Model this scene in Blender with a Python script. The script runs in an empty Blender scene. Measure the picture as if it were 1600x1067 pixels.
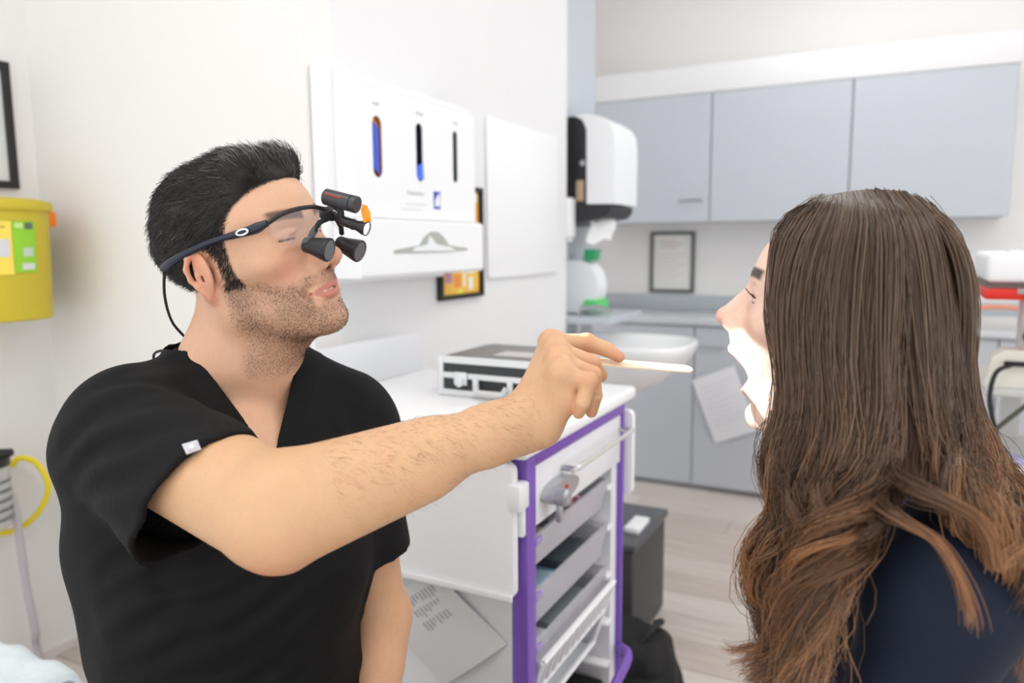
import bpy, bmesh, math, random
import numpy as np
from mathutils import Vector, Matrix
random.seed(7); RNG = np.random.default_rng(7)
SC = bpy.context.scene; COL = SC.collection

# ---------------------------------------------------------------- camera
FPX = 1180.0; CAMH = 1.27
_y, _p, _r = (math.radians(a) for a in (27.4, 7.37, 0.36))
_f = np.array([-math.sin(_y)*math.cos(_p), math.cos(_y)*math.cos(_p), -math.sin(_p)])
_rt = np.array([math.cos(_y), math.sin(_y), 0.0]); _d = np.cross(_f, _rt)
CM = np.array([math.cos(_r)*_rt+math.sin(_r)*_d, -math.sin(_r)*_rt+math.cos(_r)*_d, _f])   # rows: right, down, forward
CO = np.array([0, 0, CAMH])
cam_data = bpy.data.cameras.new('camera'); cam = bpy.data.objects.new('camera', cam_data); COL.objects.link(cam)
cam_data.sensor_width = 36.0; cam_data.lens = FPX/1600*36; cam_data.clip_start = 0.02
cam.matrix_world = Matrix(((CM[0][0], -CM[1][0], -CM[2][0], 0), (CM[0][1], -CM[1][1], -CM[2][1], 0), (CM[0][2], -CM[1][2], -CM[2][2], CAMH), (0, 0, 0, 1)))
cam_data.dof.use_dof = True; cam_data.dof.focus_distance = 0.90; cam_data.dof.aperture_fstop = 3.4
SC.camera = cam
# ---------------------------------------------------------------- world, exposure
wd = bpy.data.worlds.new('world'); SC.world = wd; wd.use_nodes = True
wd.node_tree.nodes['Background'].inputs[0].default_value = (0.985, 0.99, 1.0, 1)
wd.node_tree.nodes['Background'].inputs[1].default_value = 1.08
SC.view_settings.view_transform = 'Standard'; SC.view_settings.look = 'None'
SC.view_settings.exposure = 0.5; SC.view_settings.gamma = 1.0; SC.view_settings.use_curve_mapping = False
PANEL_STRENGTH = 4.4

# ---------------------------------------------------------------- pixel helpers (a pixel gives a direction only)
def ray(x, y): return CM.T @ np.array([(x-800)/FPX, (y-533.5)/FPX, 1.0])
def P(x, y, d): return CO + ray(x, y)*d
def C2W(v): return CM.T @ np.array(v, float)

# ---------------------------------------------------------------- materials
def S(r, g, b):
    return tuple(((c/255)/12.92 if c/255 <= .04045 else ((c/255+.055)/1.055)**2.4) for c in (r, g, b)) + (1,)
MATS = {}
def mat(name, col, rough=.5, metal=0., noise=0., nscale=20., bump=0., bscale=80., spec=.5, trans=0., alpha=1., emis=None, emstr=0., coat=0., sss=0., attr=None, ior=1.45):
    if name in MATS: return MATS[name]
    m = bpy.data.materials.new(name); m.use_nodes = True; nt = m.node_tree; b = nt.nodes['Principled BSDF']
    b.inputs['Base Color'].default_value = col; b.inputs['Roughness'].default_value = rough
    b.inputs['Metallic'].default_value = metal; b.inputs['Specular IOR Level'].default_value = spec
    b.inputs['Transmission Weight'].default_value = trans; b.inputs['Alpha'].default_value = alpha
    b.inputs['Coat Weight'].default_value = coat; b.inputs['IOR'].default_value = ior
    if sss:
        b.inputs['Subsurface Weight'].default_value = sss; b.inputs['Subsurface Radius'].default_value = (1, .35, .2)
        b.inputs['Subsurface Scale'].default_value = .006
    if emis: b.inputs['Emission Color'].default_value = emis; b.inputs['Emission Strength'].default_value = emstr
    tc = nt.nodes.new('ShaderNodeTexCoord')
    if attr:
        a = nt.nodes.new('ShaderNodeAttribute'); a.attribute_name = attr
        src = a.outputs['Color']
    if noise or attr:
        n = nt.nodes.new('ShaderNodeTexNoise'); n.inputs['Scale'].default_value = nscale; n.inputs['Detail'].default_value = 5
        nt.links.new(tc.outputs['Object'], n.inputs['Vector'])
        mx = nt.nodes.new('ShaderNodeMix'); mx.data_type = 'RGBA'; mx.blend_type = 'MULTIPLY'; mx.inputs[0].default_value = 1
        rp = nt.nodes.new('ShaderNodeMapRange'); rp.inputs['To Min'].default_value = 1-noise; rp.inputs['To Max'].default_value = 1+noise*.6
        nt.links.new(n.outputs['Fac'], rp.inputs['Value'])
        if attr: nt.links.new(src, mx.inputs[6])
        else: mx.inputs[6].default_value = col
        nt.links.new(rp.outputs['Result'], mx.inputs[7]); nt.links.new(mx.outputs[2], b.inputs['Base Color'])
    if bump:
        n2 = nt.nodes.new('ShaderNodeTexNoise'); n2.inputs['Scale'].default_value = bscale; n2.inputs['Detail'].default_value = 4
        nt.links.new(tc.outputs['Object'], n2.inputs['Vector'])
        bp = nt.nodes.new('ShaderNodeBump'); bp.inputs['Strength'].default_value = bump; bp.inputs['Distance'].default_value = .002
        nt.links.new(n2.outputs['Fac'], bp.inputs['Height']); nt.links.new(bp.outputs['Normal'], b.inputs['Normal'])
    MATS[name] = m; return m

# ---------------------------------------------------------------- objects
def wloc(o):
    v = Vector((0, 0, 0))
    while o is not None: v = v + o.location; o = o.parent
    return np.array(v)
def tag(o, label=None, cat=None, group=None, kind=None):
    if label: o['label'] = label
    if cat: o['category'] = cat
    if group: o['group'] = group
    if kind: o['kind'] = kind
    return o
def thing(name, label, cat, loc, group=None):
    o = bpy.data.objects.new(name, None); o.empty_display_size = .05; COL.objects.link(o); o.location = tuple(loc)
    return tag(o, label, cat, group)
def link_mesh(name, me, m, parent=None, loc=(0, 0, 0)):
    o = bpy.data.objects.new(name, me); COL.objects.link(o); o.location = tuple(loc)
    if m is not None and not me.materials: me.materials.append(m)
    if parent: o.parent = parent
    return o
class MB:
    """collects shapes in world coordinates for one mesh"""
    def __init__(s): s.bm = bmesh.new()
    def box(s, lo, hi, bev=0., seg=2, M=None, only=None):
        lo = np.array(lo, float); hi = np.array(hi, float); c = (lo+hi)/2
        r = bmesh.ops.create_cube(s.bm, size=1.0); vs = r['verts']
        bmesh.ops.scale(s.bm, vec=tuple(hi-lo), verts=vs)
        if bev:
            es = list({e for v in vs for e in v.link_edges})
            if only is not None:
                ax = 'xyz'.index(only)
                es = [e for e in es if abs((e.verts[0].co-e.verts[1].co)[ax]) > 1e-6]
            rb = bmesh.ops.bevel(s.bm, geom=es, offset=bev, segments=seg, profile=.5, affect='EDGES', clamp_overlap=True)
            seen = set(); stack = [v for v in rb['verts']] or vs
            vs = set(vs if vs[0].is_valid else [])
            vs = set()
            while stack:
                v = stack.pop()
                if v in vs: continue
                vs.add(v)
                for e in v.link_edges: stack.append(e.other_vert(v))
            vs = list(vs)
        if M is not None: bmesh.ops.transform(s.bm, matrix=Matrix(M) if not isinstance(M, Matrix) else M, verts=vs)
        bmesh.ops.translate(s.bm, vec=tuple(c), verts=vs)
        return s
    def tube(s, pts, r, n=10, cap=True):
        pts = np.array(pts, float); k = len(pts); r = np.broadcast_to(np.array(r, float), (k,))
        t = np.gradient(pts, axis=0); t /= np.linalg.norm(t, axis=1)[:, None]+1e-12
        a = np.array([0, 0, 1.]) if abs(t[0][2]) < .9 else np.array([1., 0, 0])
        u = np.cross(t[0], a); u /= np.linalg.norm(u); rings = []
        for i in range(k):
            u = u-t[i]*np.dot(u, t[i]); u /= np.linalg.norm(u); w = np.cross(t[i], u)
            rings.append([s.bm.verts.new(tuple(pts[i]+r[i]*(math.cos(q)*u+math.sin(q)*w))) for q in np.arange(n)*2*math.pi/n])
        for i in range(k-1):
            for j in range(n): s.bm.faces.new((rings[i][j], rings[i][(j+1) % n], rings[i+1][(j+1) % n], rings[i+1][j]))
        if cap: s.bm.faces.new(rings[0][::-1]); s.bm.faces.new(rings[-1])
        return s
    def lathe(s, prof, o, axis=(0, 0, 1), n=32):
        """prof: (radius, height) list along axis from o"""
        ax = np.array(axis, float); ax /= np.linalg.norm(ax)
        a = np.array([1., 0, 0]) if abs(ax[0]) < .9 else np.array([0, 1., 0])
        u = np.cross(ax, a); u /= np.linalg.norm(u); w = np.cross(ax, u); o = np.array(o, float); rings = []
        for r, h in prof:
            rings.append([s.bm.verts.new(tuple(o+ax*h+max(r, 1e-5)*(math.cos(q)*u+math.sin(q)*w))) for q in np.arange(n)*2*math.pi/n])
        for i in range(len(prof)-1):
            for j in range(n): s.bm.faces.new((rings[i][j], rings[i][(j+1) % n], rings[i+1][(j+1) % n], rings[i+1][j]))
        s.bm.faces.new(rings[0][::-1]); s.bm.faces.new(rings[-1]); return s
    def prism(s, poly, vec):
        """poly: 3d points of a planar outline, extruded by vec"""
        a = [s.bm.verts.new(tuple(p)) for p in poly]; b = [s.bm.verts.new(tuple(np.array(p)+np.array(vec))) for p in poly]
        n = len(a); s.bm.faces.new(a[::-1]); s.bm.faces.new(b)
        for i in range(n): s.bm.faces.new((a[i], a[(i+1) % n], b[(i+1) % n], b[i]))
        return s
    def grid(s, G, closed_u=False, thick=0.):
        G = np.array(G, float); nu, nv = G.shape[:2]
        V = [[s.bm.verts.new(tuple(G[i, j])) for j in range(nv)] for i in range(nu)]
        for i in range(nu if closed_u else nu-1):
            for j in range(nv-1): s.bm.faces.new((V[i][j], V[(i+1) % nu][j], V[(i+1) % nu][j+1], V[i][j+1]))
        return s
    def build(s, name, m, parent=None, smooth=None, loc=None, mods=()):
        bmesh.ops.recalc_face_normals(s.bm, faces=s.bm.faces)
        o0 = wloc(parent) if parent else np.zeros(3)
        base = np.array(loc if loc is not None else (0, 0, 0), float)
        bmesh.ops.translate(s.bm, vec=tuple(-(o0+base)), verts=s.bm.verts)
        me = bpy.data.meshes.new(name)
        if smooth is None: smooth = 35
        if smooth:
            for f in s.bm.faces: f.smooth = True
            for e in s.bm.edges:
                if len(e.link_faces) == 2 and e.calc_face_angle(0) > math.radians(smooth): e.smooth = False
        s.bm.to_mesh(me); s.bm.free()
        o = link_mesh(name, me, m, parent, base)
        return o
def B(lo, hi, bev=0., seg=2, **k): return MB().box(lo, hi, bev, seg, **k)
def rotz(a): return Matrix.Rotation(a, 4, 'Z')
def single(o, label, cat, group=None): return tag(o, label, cat, group)
def text_part(name, body, size, m, parent, o, right, up, ext=.0006):
    """flat lettering as mesh, o = world position of the left baseline"""
    c = bpy.data.curves.new(name, 'FONT'); c.body = body; c.size = size; c.extrude = ext; c.resolution_u = 2
    t = bpy.data.objects.new(name+'_tmp', c); COL.objects.link(t)
    dg = bpy.context.evaluated_depsgraph_get(); me = bpy.data.meshes.new_from_object(t.evaluated_get(dg)); bpy.data.objects.remove(t)
    R = np.array(right, float); R /= np.linalg.norm(R); U = np.array(up, float); U -= R*np.dot(U, R); U /= np.linalg.norm(U); N = np.cross(R, U)
    o0 = wloc(parent)
    Mx = Matrix(((R[0], U[0], N[0], o[0]-o0[0]), (R[1], U[1], N[1], o[1]-o0[1]), (R[2], U[2], N[2], o[2]-o0[2]), (0, 0, 0, 1)))
    me.transform(Mx); me.materials.clear(); return link_mesh(name, me, m, parent)
def spline(pts, n):
    """Catmull-Rom through pts (k,d) -> (n,d)"""
    p = np.array(pts, float); k = len(p); p = np.vstack([2*p[0]-p[1], p, 2*p[-1]-p[-2]])
    t = np.linspace(0, k-1-1e-9, n); i = t.astype(int); u = (t-i)[:, None]
    a, b, c, d = p[i], p[i+1], p[i+2], p[i+3]
    return .5*((2*b)+(-a+c)*u+(2*a-5*b+4*c-d)*u*u+(-a+3*b-3*c+d)*u**3)
# ================================================================ the room
WH = mat('wall_paint', S(241, 239, 237), .55, noise=.02, nscale=3, bump=.05, bscale=300)
WHP = mat('wall_paint_cool', S(234, 234, 235), .5, noise=.015, nscale=3)
GREYP = mat('grey_panel', S(196, 202, 209), .45, noise=.02, nscale=4)
CEIL = mat('ceiling_paint', S(245, 245, 244), .8)
def struct(name, mb, m): o = mb.build(name, m, smooth=0); o['kind'] = 'structure'; return o
XL, YS, XP, YE = -2.30, 1.385, -1.25, 2.912      # left wall, step face, partition face, partition end
XG, YG, YB = -1.30, 3.35, 4.28                   # grey panel face and end, back wall
struct('wall_left', B((XL-.1, -1.6, 0), (XL, YS, 2.75)), WH)
struct('wall_behind', B((XL-.1, YS, 0), (XP-.001, YS+.1, 2.75)), WH)
struct('wall_partition', B((XP-.10, YS+.1, 0), (XP, YE, 2.75), .004), WHP)
struct('wall_grey_panel', B((XG-.10, YE, 0), (XG, YG, 2.75), .003), GREYP)
struct('wall_back', B((-2.4, YB, 0), (2.6, YB+.1, 2.75)), WH)
struct('wall_recess', B((-2.0, YG, 0), (-1.9, YB, 2.75)), WH)
struct('ceiling', B((-2.4, -1.6, 2.75), (2.6, YB+.1, 2.85)), CEIL)
# ---- floor: vinyl planks laid along x
fl = B((-2.4, -1.6, -.06), (2.6, YB, -.004)).build('floor', mat('floor_joint', S(150, 138, 128), .7)); fl['kind'] = 'structure'
def plank_mat(i, c):
    m = bpy.data.materials.new('plank_%d' % i); m.use_nodes = True; nt = m.node_tree; b = nt.nodes['Principled BSDF']
    tc = nt.nodes.new('ShaderNodeTexCoord'); mp = nt.nodes.new('ShaderNodeMapping'); mp.inputs['Scale'].default_value = (1.2, 26, 1); mp.inputs['Location'].default_value = (i*3.1, i*1.7, 0)
    n = nt.nodes.new('ShaderNodeTexNoise'); n.inputs['Scale'].default_value = 3; n.inputs['Detail'].default_value = 7; n.inputs['Distortion'].default_value = .6
    cr = nt.nodes.new('ShaderNodeValToRGB'); e = cr.color_ramp.elements
    e[0].position = .3; e[0].color = tuple(x*.78 for x in c[:3])+(1,); e[1].position = .68; e[1].color = c
    nt.links.new(tc.outputs['Object'], mp.inputs['Vector']); nt.links.new(mp.outputs['Vector'], n.inputs['Vector'])
    nt.links.new(n.outputs['Fac'], cr.inputs['Fac']); nt.links.new(cr.outputs['Color'], b.inputs['Base Color']); b.inputs['Roughness'].default_value = .42
    return m
pm = [plank_mat(i, S(*c)) for i, c in enumerate(((228, 219, 211), (221, 211, 202), (233, 225, 218), (212, 200, 190)))]
PW, PL = .162, 1.22
protos = []
for i in range(4):
    mb = B((0, 0, -.004), (PL-.003, PW-.003, 0), .0012, 1); o = mb.build('plank', pm[i], fl); protos.append(o.data); bpy.data.objects.remove(o)
row = 0; y = -1.6
while y < YB-.01:
    x = -2.4-(row*.47) % PL
    while x < 2.6:
        if x+PL > -2.4:
            o = bpy.data.objects.new('plank', protos[(row*7+int(x*3)+random.randrange(4)) % 4]); COL.objects.link(o); o.parent = fl
            x0 = max(x, -2.4); x1 = min(x+PL, 2.6); o.location = (x0, y, 0); o.scale.x = (x1-x0)/PL
            if y+PW > YB: o.scale.y = (YB-y)/PW
        x += PL
    y += PW; row += 1
struct('baseboard_left', B((XL, -1.6, 0), (XL+.012, YS, .035), .002), mat('skirting', S(232, 228, 224), .5))
struct('baseboard_behind', B((XL+.012, YS-.012, 0), (XP, YS, .035), .002), MATS['skirting'])
# ---- ceiling light panels
LED = mat('led_diffuser', (1, 1, 1, 1), .5, emis=(1, .995, .985, 1), emstr=PANEL_STRENGTH)
LFR = mat('white_metal_frame', S(240, 240, 240), .4)
def led(x, y, label):
    t = thing('ceiling_light', label, 'ceiling light', (x, y, 2.75), 'recessed ceiling light panels')
    w, h = .6, .6
    f = MB()
    for a, b in (((-w/2, -h/2), (w/2, -h/2+.02)), ((-w/2, h/2-.02), (w/2, h/2)), ((-w/2, -h/2+.02), (-w/2+.02, h/2-.02)), ((w/2-.02, -h/2+.02), (w/2, h/2-.02))):
        f.box((x+a[0], y+a[1], 2.735), (x+b[0], y+b[1], 2.75))
    f.build('frame', LFR, t); B((x-w/2+.02, y-h/2+.02, 2.742), (x+w/2-.02, y+h/2-.02, 2.75)).build('diffuser', LED, t)
for x, y, l in ((-1.5, -.9, 'square ceiling light panel added unseen over the couch to brighten the left wall'), (-.9, .1, 'square ceiling light panel above the seated man'), (.40, .70, 'square ceiling light panel above the seated woman'), (.15, 2.2, 'square ceiling light panel over the floor beside the trolley'), (1.3, 2.2, 'square ceiling light panel near the back wall on the right'), (-.25, 3.35, 'square ceiling light panel in front of the grey cabinets')):  # first panel is an unseen extra, added to brighten the left wall
    led(x, y, l)
# ================================================================ back wall run: wall cabinets, base cabinets, worktop
CABG = mat('cabinet_grey', S(194, 199, 206), .42, noise=.015, nscale=6)
CABE = mat('cabinet_edge', S(165, 171, 177), .5)
CHR = mat('brushed_steel', S(190, 192, 194), .28, metal=1)
YWC = 3.95
def wcab(x0, x1, label, hx):
    t = thing('wall_cabinet', label, 'cabinet', ((x0+x1)/2, YB-.165, 1.38), 'grey wall cabinets')
    B((x0, YWC+.02, 1.38), (x1, YB-.001, 2.02)).build('body', CABE, t)
    d = B((x0+.003, YWC, 1.376), (x1-.003, YWC+.019, 2.018), .002, 1).build('door', CABG, t)
    h = MB().tube([(hx-.055, YWC-.001, 1.487), (hx-.055, YWC-.022, 1.487), (hx+.055, YWC-.022, 1.487), (hx+.055, YWC-.001, 1.487)], .005, 8)
    h.build('handle', CHR, d)
wcab(-1.56, -.904, 'grey wall cabinet nearest the towel dispenser, with a steel bar handle', -1.0)
wcab(-.904, -.254, 'grey wall cabinet in the middle of the row of three', -.36)
wcab(-.254, .392, 'grey wall cabinet at the right-hand end of the row', -.15)
B((-1.9, YWC+.0, 2.021), (.40, YB-.001, 2.16), .006).build('bulkhead', WHP, None)
tag(bpy.data.objects['bulkhead'], 'white boxed pelmet running along the top of the grey wall cabinets', 'pelmet')
YBC = 3.79
def bcab(x0, x1, label, hx, hinge=True):
    t = thing('base_cabinet', label, 'cabinet', ((x0+x1)/2, YBC+.2, 0), 'grey base cabinets')
    B((x0, YBC+.02, .10), (x1, YB-.001, .856)).build('body', CABE, t)
    B((x0, YBC+.05, 0.001), (x1, YBC+.068, .10)).build('plinth', CABG, t)
    d = B((x0+.003, YBC, .03), (x1-.003, YBC+.019, .85), .002, 1).build('door', CABG, t)
    MB().tube([(hx-.06, YBC-.001, .75), (hx-.06, YBC-.024, .75), (hx+.06, YBC-.024, .75), (hx+.06, YBC-.001, .75)], .005, 8).build('handle', CHR, d)
bcab(-1.60, -.925, 'grey base cabinet behind the white sink', -1.25)
bcab(-.925, -.275, 'grey base cabinet with a white sheet of paper hanging on its door', -.84)
bcab(-.275, .375, "grey base cabinet hidden behind the woman's hair", -.20)
bcab(.375, 1.025, 'grey base cabinet behind the equipment trolley', .44)
t = thing('worktop', 'long light grey worktop with an upstand along the back wall', 'worktop', (-.3, YBC+.2, .857))
B((-1.6, YBC-.02, .857), (1.03, YB-.021, .892), .004).build('slab', mat('worktop_grey', S(205, 209, 214), .35, noise=.02, nscale=30), t)
B((-1.6, YB-.02, .857), (1.03, YB-.001, .975), .003).build('upstand', mat('upstand_grey', S(190, 196, 202), .4), t)
# framed notice on the back wall
BLKF = mat('black_frame', S(38, 36, 35), .4)
def picture(name, label, c, ax, w, h, fw, fmat, build_sheet, d=.018, nrm=None):
    """c: wall point at centre; ax: unit vector to the right along the wall; nrm: outward"""
    c = np.array(c, float); ax = np.array(ax, float); n = np.array(nrm, float); up = np.array([0, 0, 1.])
    t = thing(name, label, 'picture', c-up*h/2)
    f = MB()
    def slab(a0, a1, z0, z1, d0, d1, mb):
        mb.prism([c+ax*a0+up*z0+n*d0, c+ax*a1+up*z0+n*d0, c+ax*a1+up*z1+n*d0, c+ax*a0+up*z1+n*d0], n*(d1-d0))
    for a in ((-w/2, w/2, h/2-fw, h/2), (-w/2, w/2, -h/2, -h/2+fw), (-w/2, -w/2+fw, -h/2+fw, h/2-fw), (w/2-fw, w/2, -h/2+fw, h/2-fw)): slab(*a, 0.001, d, f)
    f.build('frame', fmat, t)
    build_sheet(t, slab, c, ax, n); return t
PAPER = mat('paper', S(238, 237, 233), .7, noise=.02, nscale=8)
INK = mat('grey_ink', S(120, 120, 122), .8); INKL = mat('light_ink', S(178, 178, 180), .8)
def notice(t, slab, c, ax, n):
    m = MB(); slab(-.115, .115, -.16, .16, .002, .006, m); m.build('sheet', PAPER, t)
    m = MB()
    for i in range(3): slab(-.07, .02+.03*(i % 2), .115-i*.018, .121-i*.018, .006, .0066, m)
    m.build('heading_lines', mat('pink_ink', S(214, 190, 186), .8), t)
    m = MB()
    for i in range(9): slab(-.085, .085-.03*(i % 3), .045-i*.018, .049-i*.018, .006, .0066, m)
    m.build('text_lines', mat('pale_ink', S(214, 212, 208), .8), t)
picture('framed_notice', 'small dark framed notice on the back wall below the wall cabinets', (-1.181, YB, 1.16), (1, 0, 0), .256, .345, .018, mat('dark_grey_frame', S(92, 94, 95), .4), notice, nrm=(0, -1, 0))
# sheet of paper hanging on a base cabinet door
t = thing('hanging_sheet', 'white sheet of paper hanging askew on a grey base cabinet door', 'paper', (-.78, YBC-.008, .27))
a, b, c_ = np.array([-.931, YBC-.004, .575]), np.array([-.722, YBC-.004, .668]), np.array([-.803, YBC-.004, .262])
G = [[a+(b-a)*u+(c_-a)*v+np.array([0, -.004-.018*(u*v)**1.5-.006*math.sin(3*v), 0]) for v in np.linspace(0, 1, 9)] for u in np.linspace(0, 1, 7)]
MB().grid(G).build('sheet', mat('print_paper', S(232, 233, 238), .7), t)
m = MB()
for i in range(8):
    for q in (0,):
        u0, u1 = .12, .85-.1*(i % 3); v = .15+i*.085
        o4 = [a+(b-a)*uu+(c_-a)*vv+np.array([0, -.0048-.018*(uu*vv)**1.5-.006*math.sin(3*vv), 0]) for uu, vv in ((u0, v), (u1, v), (u1, v+.022), (u0, v+.022))]
        m.prism(o4, (0, -.0004, 0))
m.build('text_lines', mat('faint_print', S(224, 225, 231), .8), t)
# ================================================================ sink corner
CERA = mat('white_ceramic', S(244, 245, 246), .18, coat=.3)
PLW = mat('white_plastic', S(240, 242, 244), .35)
PLWM = mat('white_plastic_matt', S(243, 244, 246), .55)
PLB = mat('black_plastic', S(40, 40, 43), .4); PLBM = mat('black_plastic_matt', S(30, 30, 32), .6)
GRN = mat('green_plastic', S(95, 214, 120), .4); GRND = mat('dark_green_plastic', S(45, 160, 105), .4)
# ledge shelf on the grey panel
struct('trim_1', B((XG, YE+.005, .935), (-1.06, YG-.01, .965), .004), GREYP)
# wash basin
t = thing('wash_basin', 'white ceramic wash basin mounted on the grey panel', 'sink', (-1.0, 2.93, .66))
nu, nv = 48, 0
def basin_ring(r, z, off=0.):
    pts = []
    for k in range(nu):
        q = 2*math.pi*k/nu; cx, cy = math.cos(q), math.sin(q)
        sx = abs(cx)**.62*(1 if cx >= 0 else -1); sy = abs(cy)**.62*(1 if cy >= 0 else -1)
        pts.append((-1.005+off+.285*r*sx, 2.93+.245*r*sy, z))
    return pts
prof = [(.34, .66, -.06), (.58, .685, -.05), (.78, .735, -.03), (.92, .80, -.01), (.985, .84, 0), (1.0, .86, 0), (1.0, .872, 0), (.985, .878, 0), (.95, .878, 0), (.92, .868, 0), (.84, .81, -.005), (.66, .755, -.01), (.3, .735, -.01), (.05, .732, -.01)]
G = np.array([basin_ring(*p) for p in prof]).transpose(1, 0, 2)
mb = MB(); mb.grid(G, closed_u=True); mb.build('bowl', CERA, t, smooth=60)
MB().tube([(-1.20, 2.93, .875), (-1.20, 2.93, .98), (-1.19, 2.93, 1.0), (-1.12, 2.93, 1.01), (-1.06, 2.93, .995)], .010, 10).build('spout', CHR, t)
MB().lathe([(.021, 0), (.021, .004), (.012, .006), (.004, .006)], (-1.015, 2.93, .733), n=20).build('drain', CHR, t)
# paper towel dispenser, seen from its side
t = thing('towel_dispenser', 'black and white paper towel dispenser mounted on the grey panel', 'dispenser', (XG+.1, 3.1, 1.36))
x0 = XG+.002; ya, yb = 2.98, 3.26
def side_poly(pts, y): return [(x0+a, y, b) for a, b in pts]
MB().prism(side_poly([(0, 1.79), (.05, 1.792), (.085, 1.775), (.105, 1.74), (.112, 1.43), (.215, 1.425), (.213, 1.40), (.19, 1.375), (.09, 1.36), (.02, 1.345), (0, 1.345)], ya), (0, yb-ya, 0)).build('body', PLB, t)
cv = [(.052, 1.796), (.10, 1.798), (.16, 1.785), (.205, 1.755), (.225, 1.72), (.231, 1.66), (.230, 1.43), (.110, 1.432), (.107, 1.735), (.09, 1.772)]
MB().prism(side_poly(cv, ya-.006), (0, yb-ya+.012, 0)).build('cover', PLW, t)
B((x0+.06, ya-.004, 1.445), (x0+.095, ya+.0, 1.53), .004).build('window', mat('smoked_window', S(190, 165, 140), .3), t)
MB().lathe([(.012, 0), (.012, .004), (.004, .005)], (x0+.088, ya, 1.60), (0, -1, 0), n=14).build('lock', CHR, t)
G = [[(x0+.10+.075*u+.01*math.sin(5*v), 3.03+.10*u-.01*v, 1.372-.095*v-.012*math.sin(6*u)) for v in np.linspace(0, 1, 8)] for u in np.linspace(0, 1, 8)]
MB().grid(G).build('paper_towel', mat('tissue', S(245, 246, 247), .8), t)
# soap dispenser
t = thing('soap_dispenser', 'white soap dispenser with green push bar below the towel dispenser', 'dispenser', (XG+.06, 3.08, .967))
MB().prism([(x0+a, 3.02, b) for a, b in ((0, 1.195), (.05, 1.198), (.10, 1.185), (.13, 1.15), (.145, 1.10), (.142, 1.05), (.12, 1.01), (.075, .975), (.03, .972), (0, .972))], (0, .11, 0)).build('body', PLW, t)
B((x0+.085, 3.005, .985), (x0+.15, 3.145, 1.03), .008).build('push_bar', GRN, t)
MB().prism([(x0+a, 3.04, b) for a, b in ((.07, 1.196), (.115, 1.196), (.125, 1.245), (.075, 1.245))], (0, .07, 0)).build('refill_pouch', GRND, t)
# small fittings
t = thing('wall_dispenser', 'small white rounded dispenser on the end of the white partition wall', 'dispenser', (XP-.03, YE, 1.30))
B((XP-.062, YE+.001, 1.29), (XP+.012, YE+.075, 1.46), .016, 3).build('body', PLW, t); B((XP-.05, YE+.02, 1.278), (XP, YE+.06, 1.29)).build('nozzle', PLWM, t)
t = thing('tap_control', 'chrome tap control with dark button set in the grey panel', 'tap', (XG, 3.22, 1.06))
MB().lathe([(.026, 0), (.026, .006), (.018, .02), (.018, .034)], (XG, 3.22, 1.07), (1, 0, 0), n=20).build('rose', CHR, t)
MB().lathe([(.014, .034), (.014, .05), (.010, .054)], (XG, 3.22, 1.07), (1, 0, 0), n=16).build('button', PLB, t)
# ================================================================ partition wall: PPE dispenser, poster, board
t = thing('apron_glove_dispenser', 'large white wall dispenser with three slots for gloves and a roll below', 'dispenser', (XP, 1.75, 1.17))
B((XP+.001, 1.395, 1.175), (XP+.035, 1.912, 1.685), .006).build('back_panel', PLWM, t)
XF = -1.15
SL = [(1.517, .019, 1.432, 1.578), (1.697, .016, 1.436, 1.585), (1.876, .013, 1.443, 1.587)]
mb = MB(); yp = 1.435
for c, w, a, b in SL:
    mb.box((XF-.004, yp, 1.335), (XF, c-w, 1.645)); mb.box((XF-.004, c-w, 1.335), (XF, c+w, a)); mb.box((XF-.004, c-w, b), (XF, c+w, 1.645))
    for zc, sg, zz in ((a+w, -1, a), (b-w, 1, b)):
        for sd in (-1, 1):
            mb.prism([(XF, c+sd*w, zz)]+[(XF, c+sd*w*math.sin(q), zc+sg*w*math.cos(q)) for q in np.linspace(0, math.pi/2, 7)], (-.004, 0, 0))
    yp = c+w
mb.box((XF-.004, yp, 1.335), (XF, 1.985, 1.645)); mb.build('front_plate', PLWM, t, smooth=0)
mb = MB()
mb.box((XP+.036, 1.435, 1.335), (XF-.004, 1.440, 1.645)); mb.box((XP+.036, 1.980, 1.335), (XF-.004, 1.985, 1.645)); mb.box((XP+.036, 1.44, 1.335), (XF-.004, 1.98, 1.34))
mb.build('side_panels', PLWM, t, smooth=0)
MB().prism([(XP+.036, 1.435, 1.6455), (XP+.036, 1.435, 1.683), (XF-.03, 1.435, 1.668), (XF, 1.435, 1.6455)], (0, .55, 0)).build('sloping_top', PLW, t, smooth=0)
BLU = mat('blue_glove', S(58, 98, 216), .45, noise=.3, nscale=60); ORG = mat('orange_card', S(255, 160, 40), .5); DNAVY = mat('dark_navy_card', S(20, 30, 60), .6)
GRD = mat('dark_green_card', S(70, 96, 84), .6); BLUL = mat('light_blue_glove', S(80, 120, 250), .4)
B((XP+.05, 1.47, 1.42), (XF-.014, 1.57, 1.60), .003).build('glove_box', ORG, t)
gx = XF-.012
G = [[(gx+.012*math.sin(math.pi*u), 1.499+.036*u, 1.447+.112*v+.010*math.cos(4*u)) for v in np.linspace(0, 1, 10)] for u in np.linspace(0, 1, 7)]
MB().grid(G).build('glove', BLU, t)
B((XP+.05, 1.66, 1.42), (XF-.014, 1.74, 1.60), .003).build('glove_box', DNAVY, t)
G = [[(gx+.004+.02*math.sin(math.pi*u)*(1-.5*v), 1.686+.024*u+.008*v, 1.44+.035*v+.02*u*v) for v in np.linspace(0, 1, 8)] for u in np.linspace(0, 1, 7)]
MB().grid(G).build('glove', BLUL, t)
B((XP+.05, 1.84, 1.42), (XF-.014, 1.92, 1.60), .003).build('glove_box', GRD, t)
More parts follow.
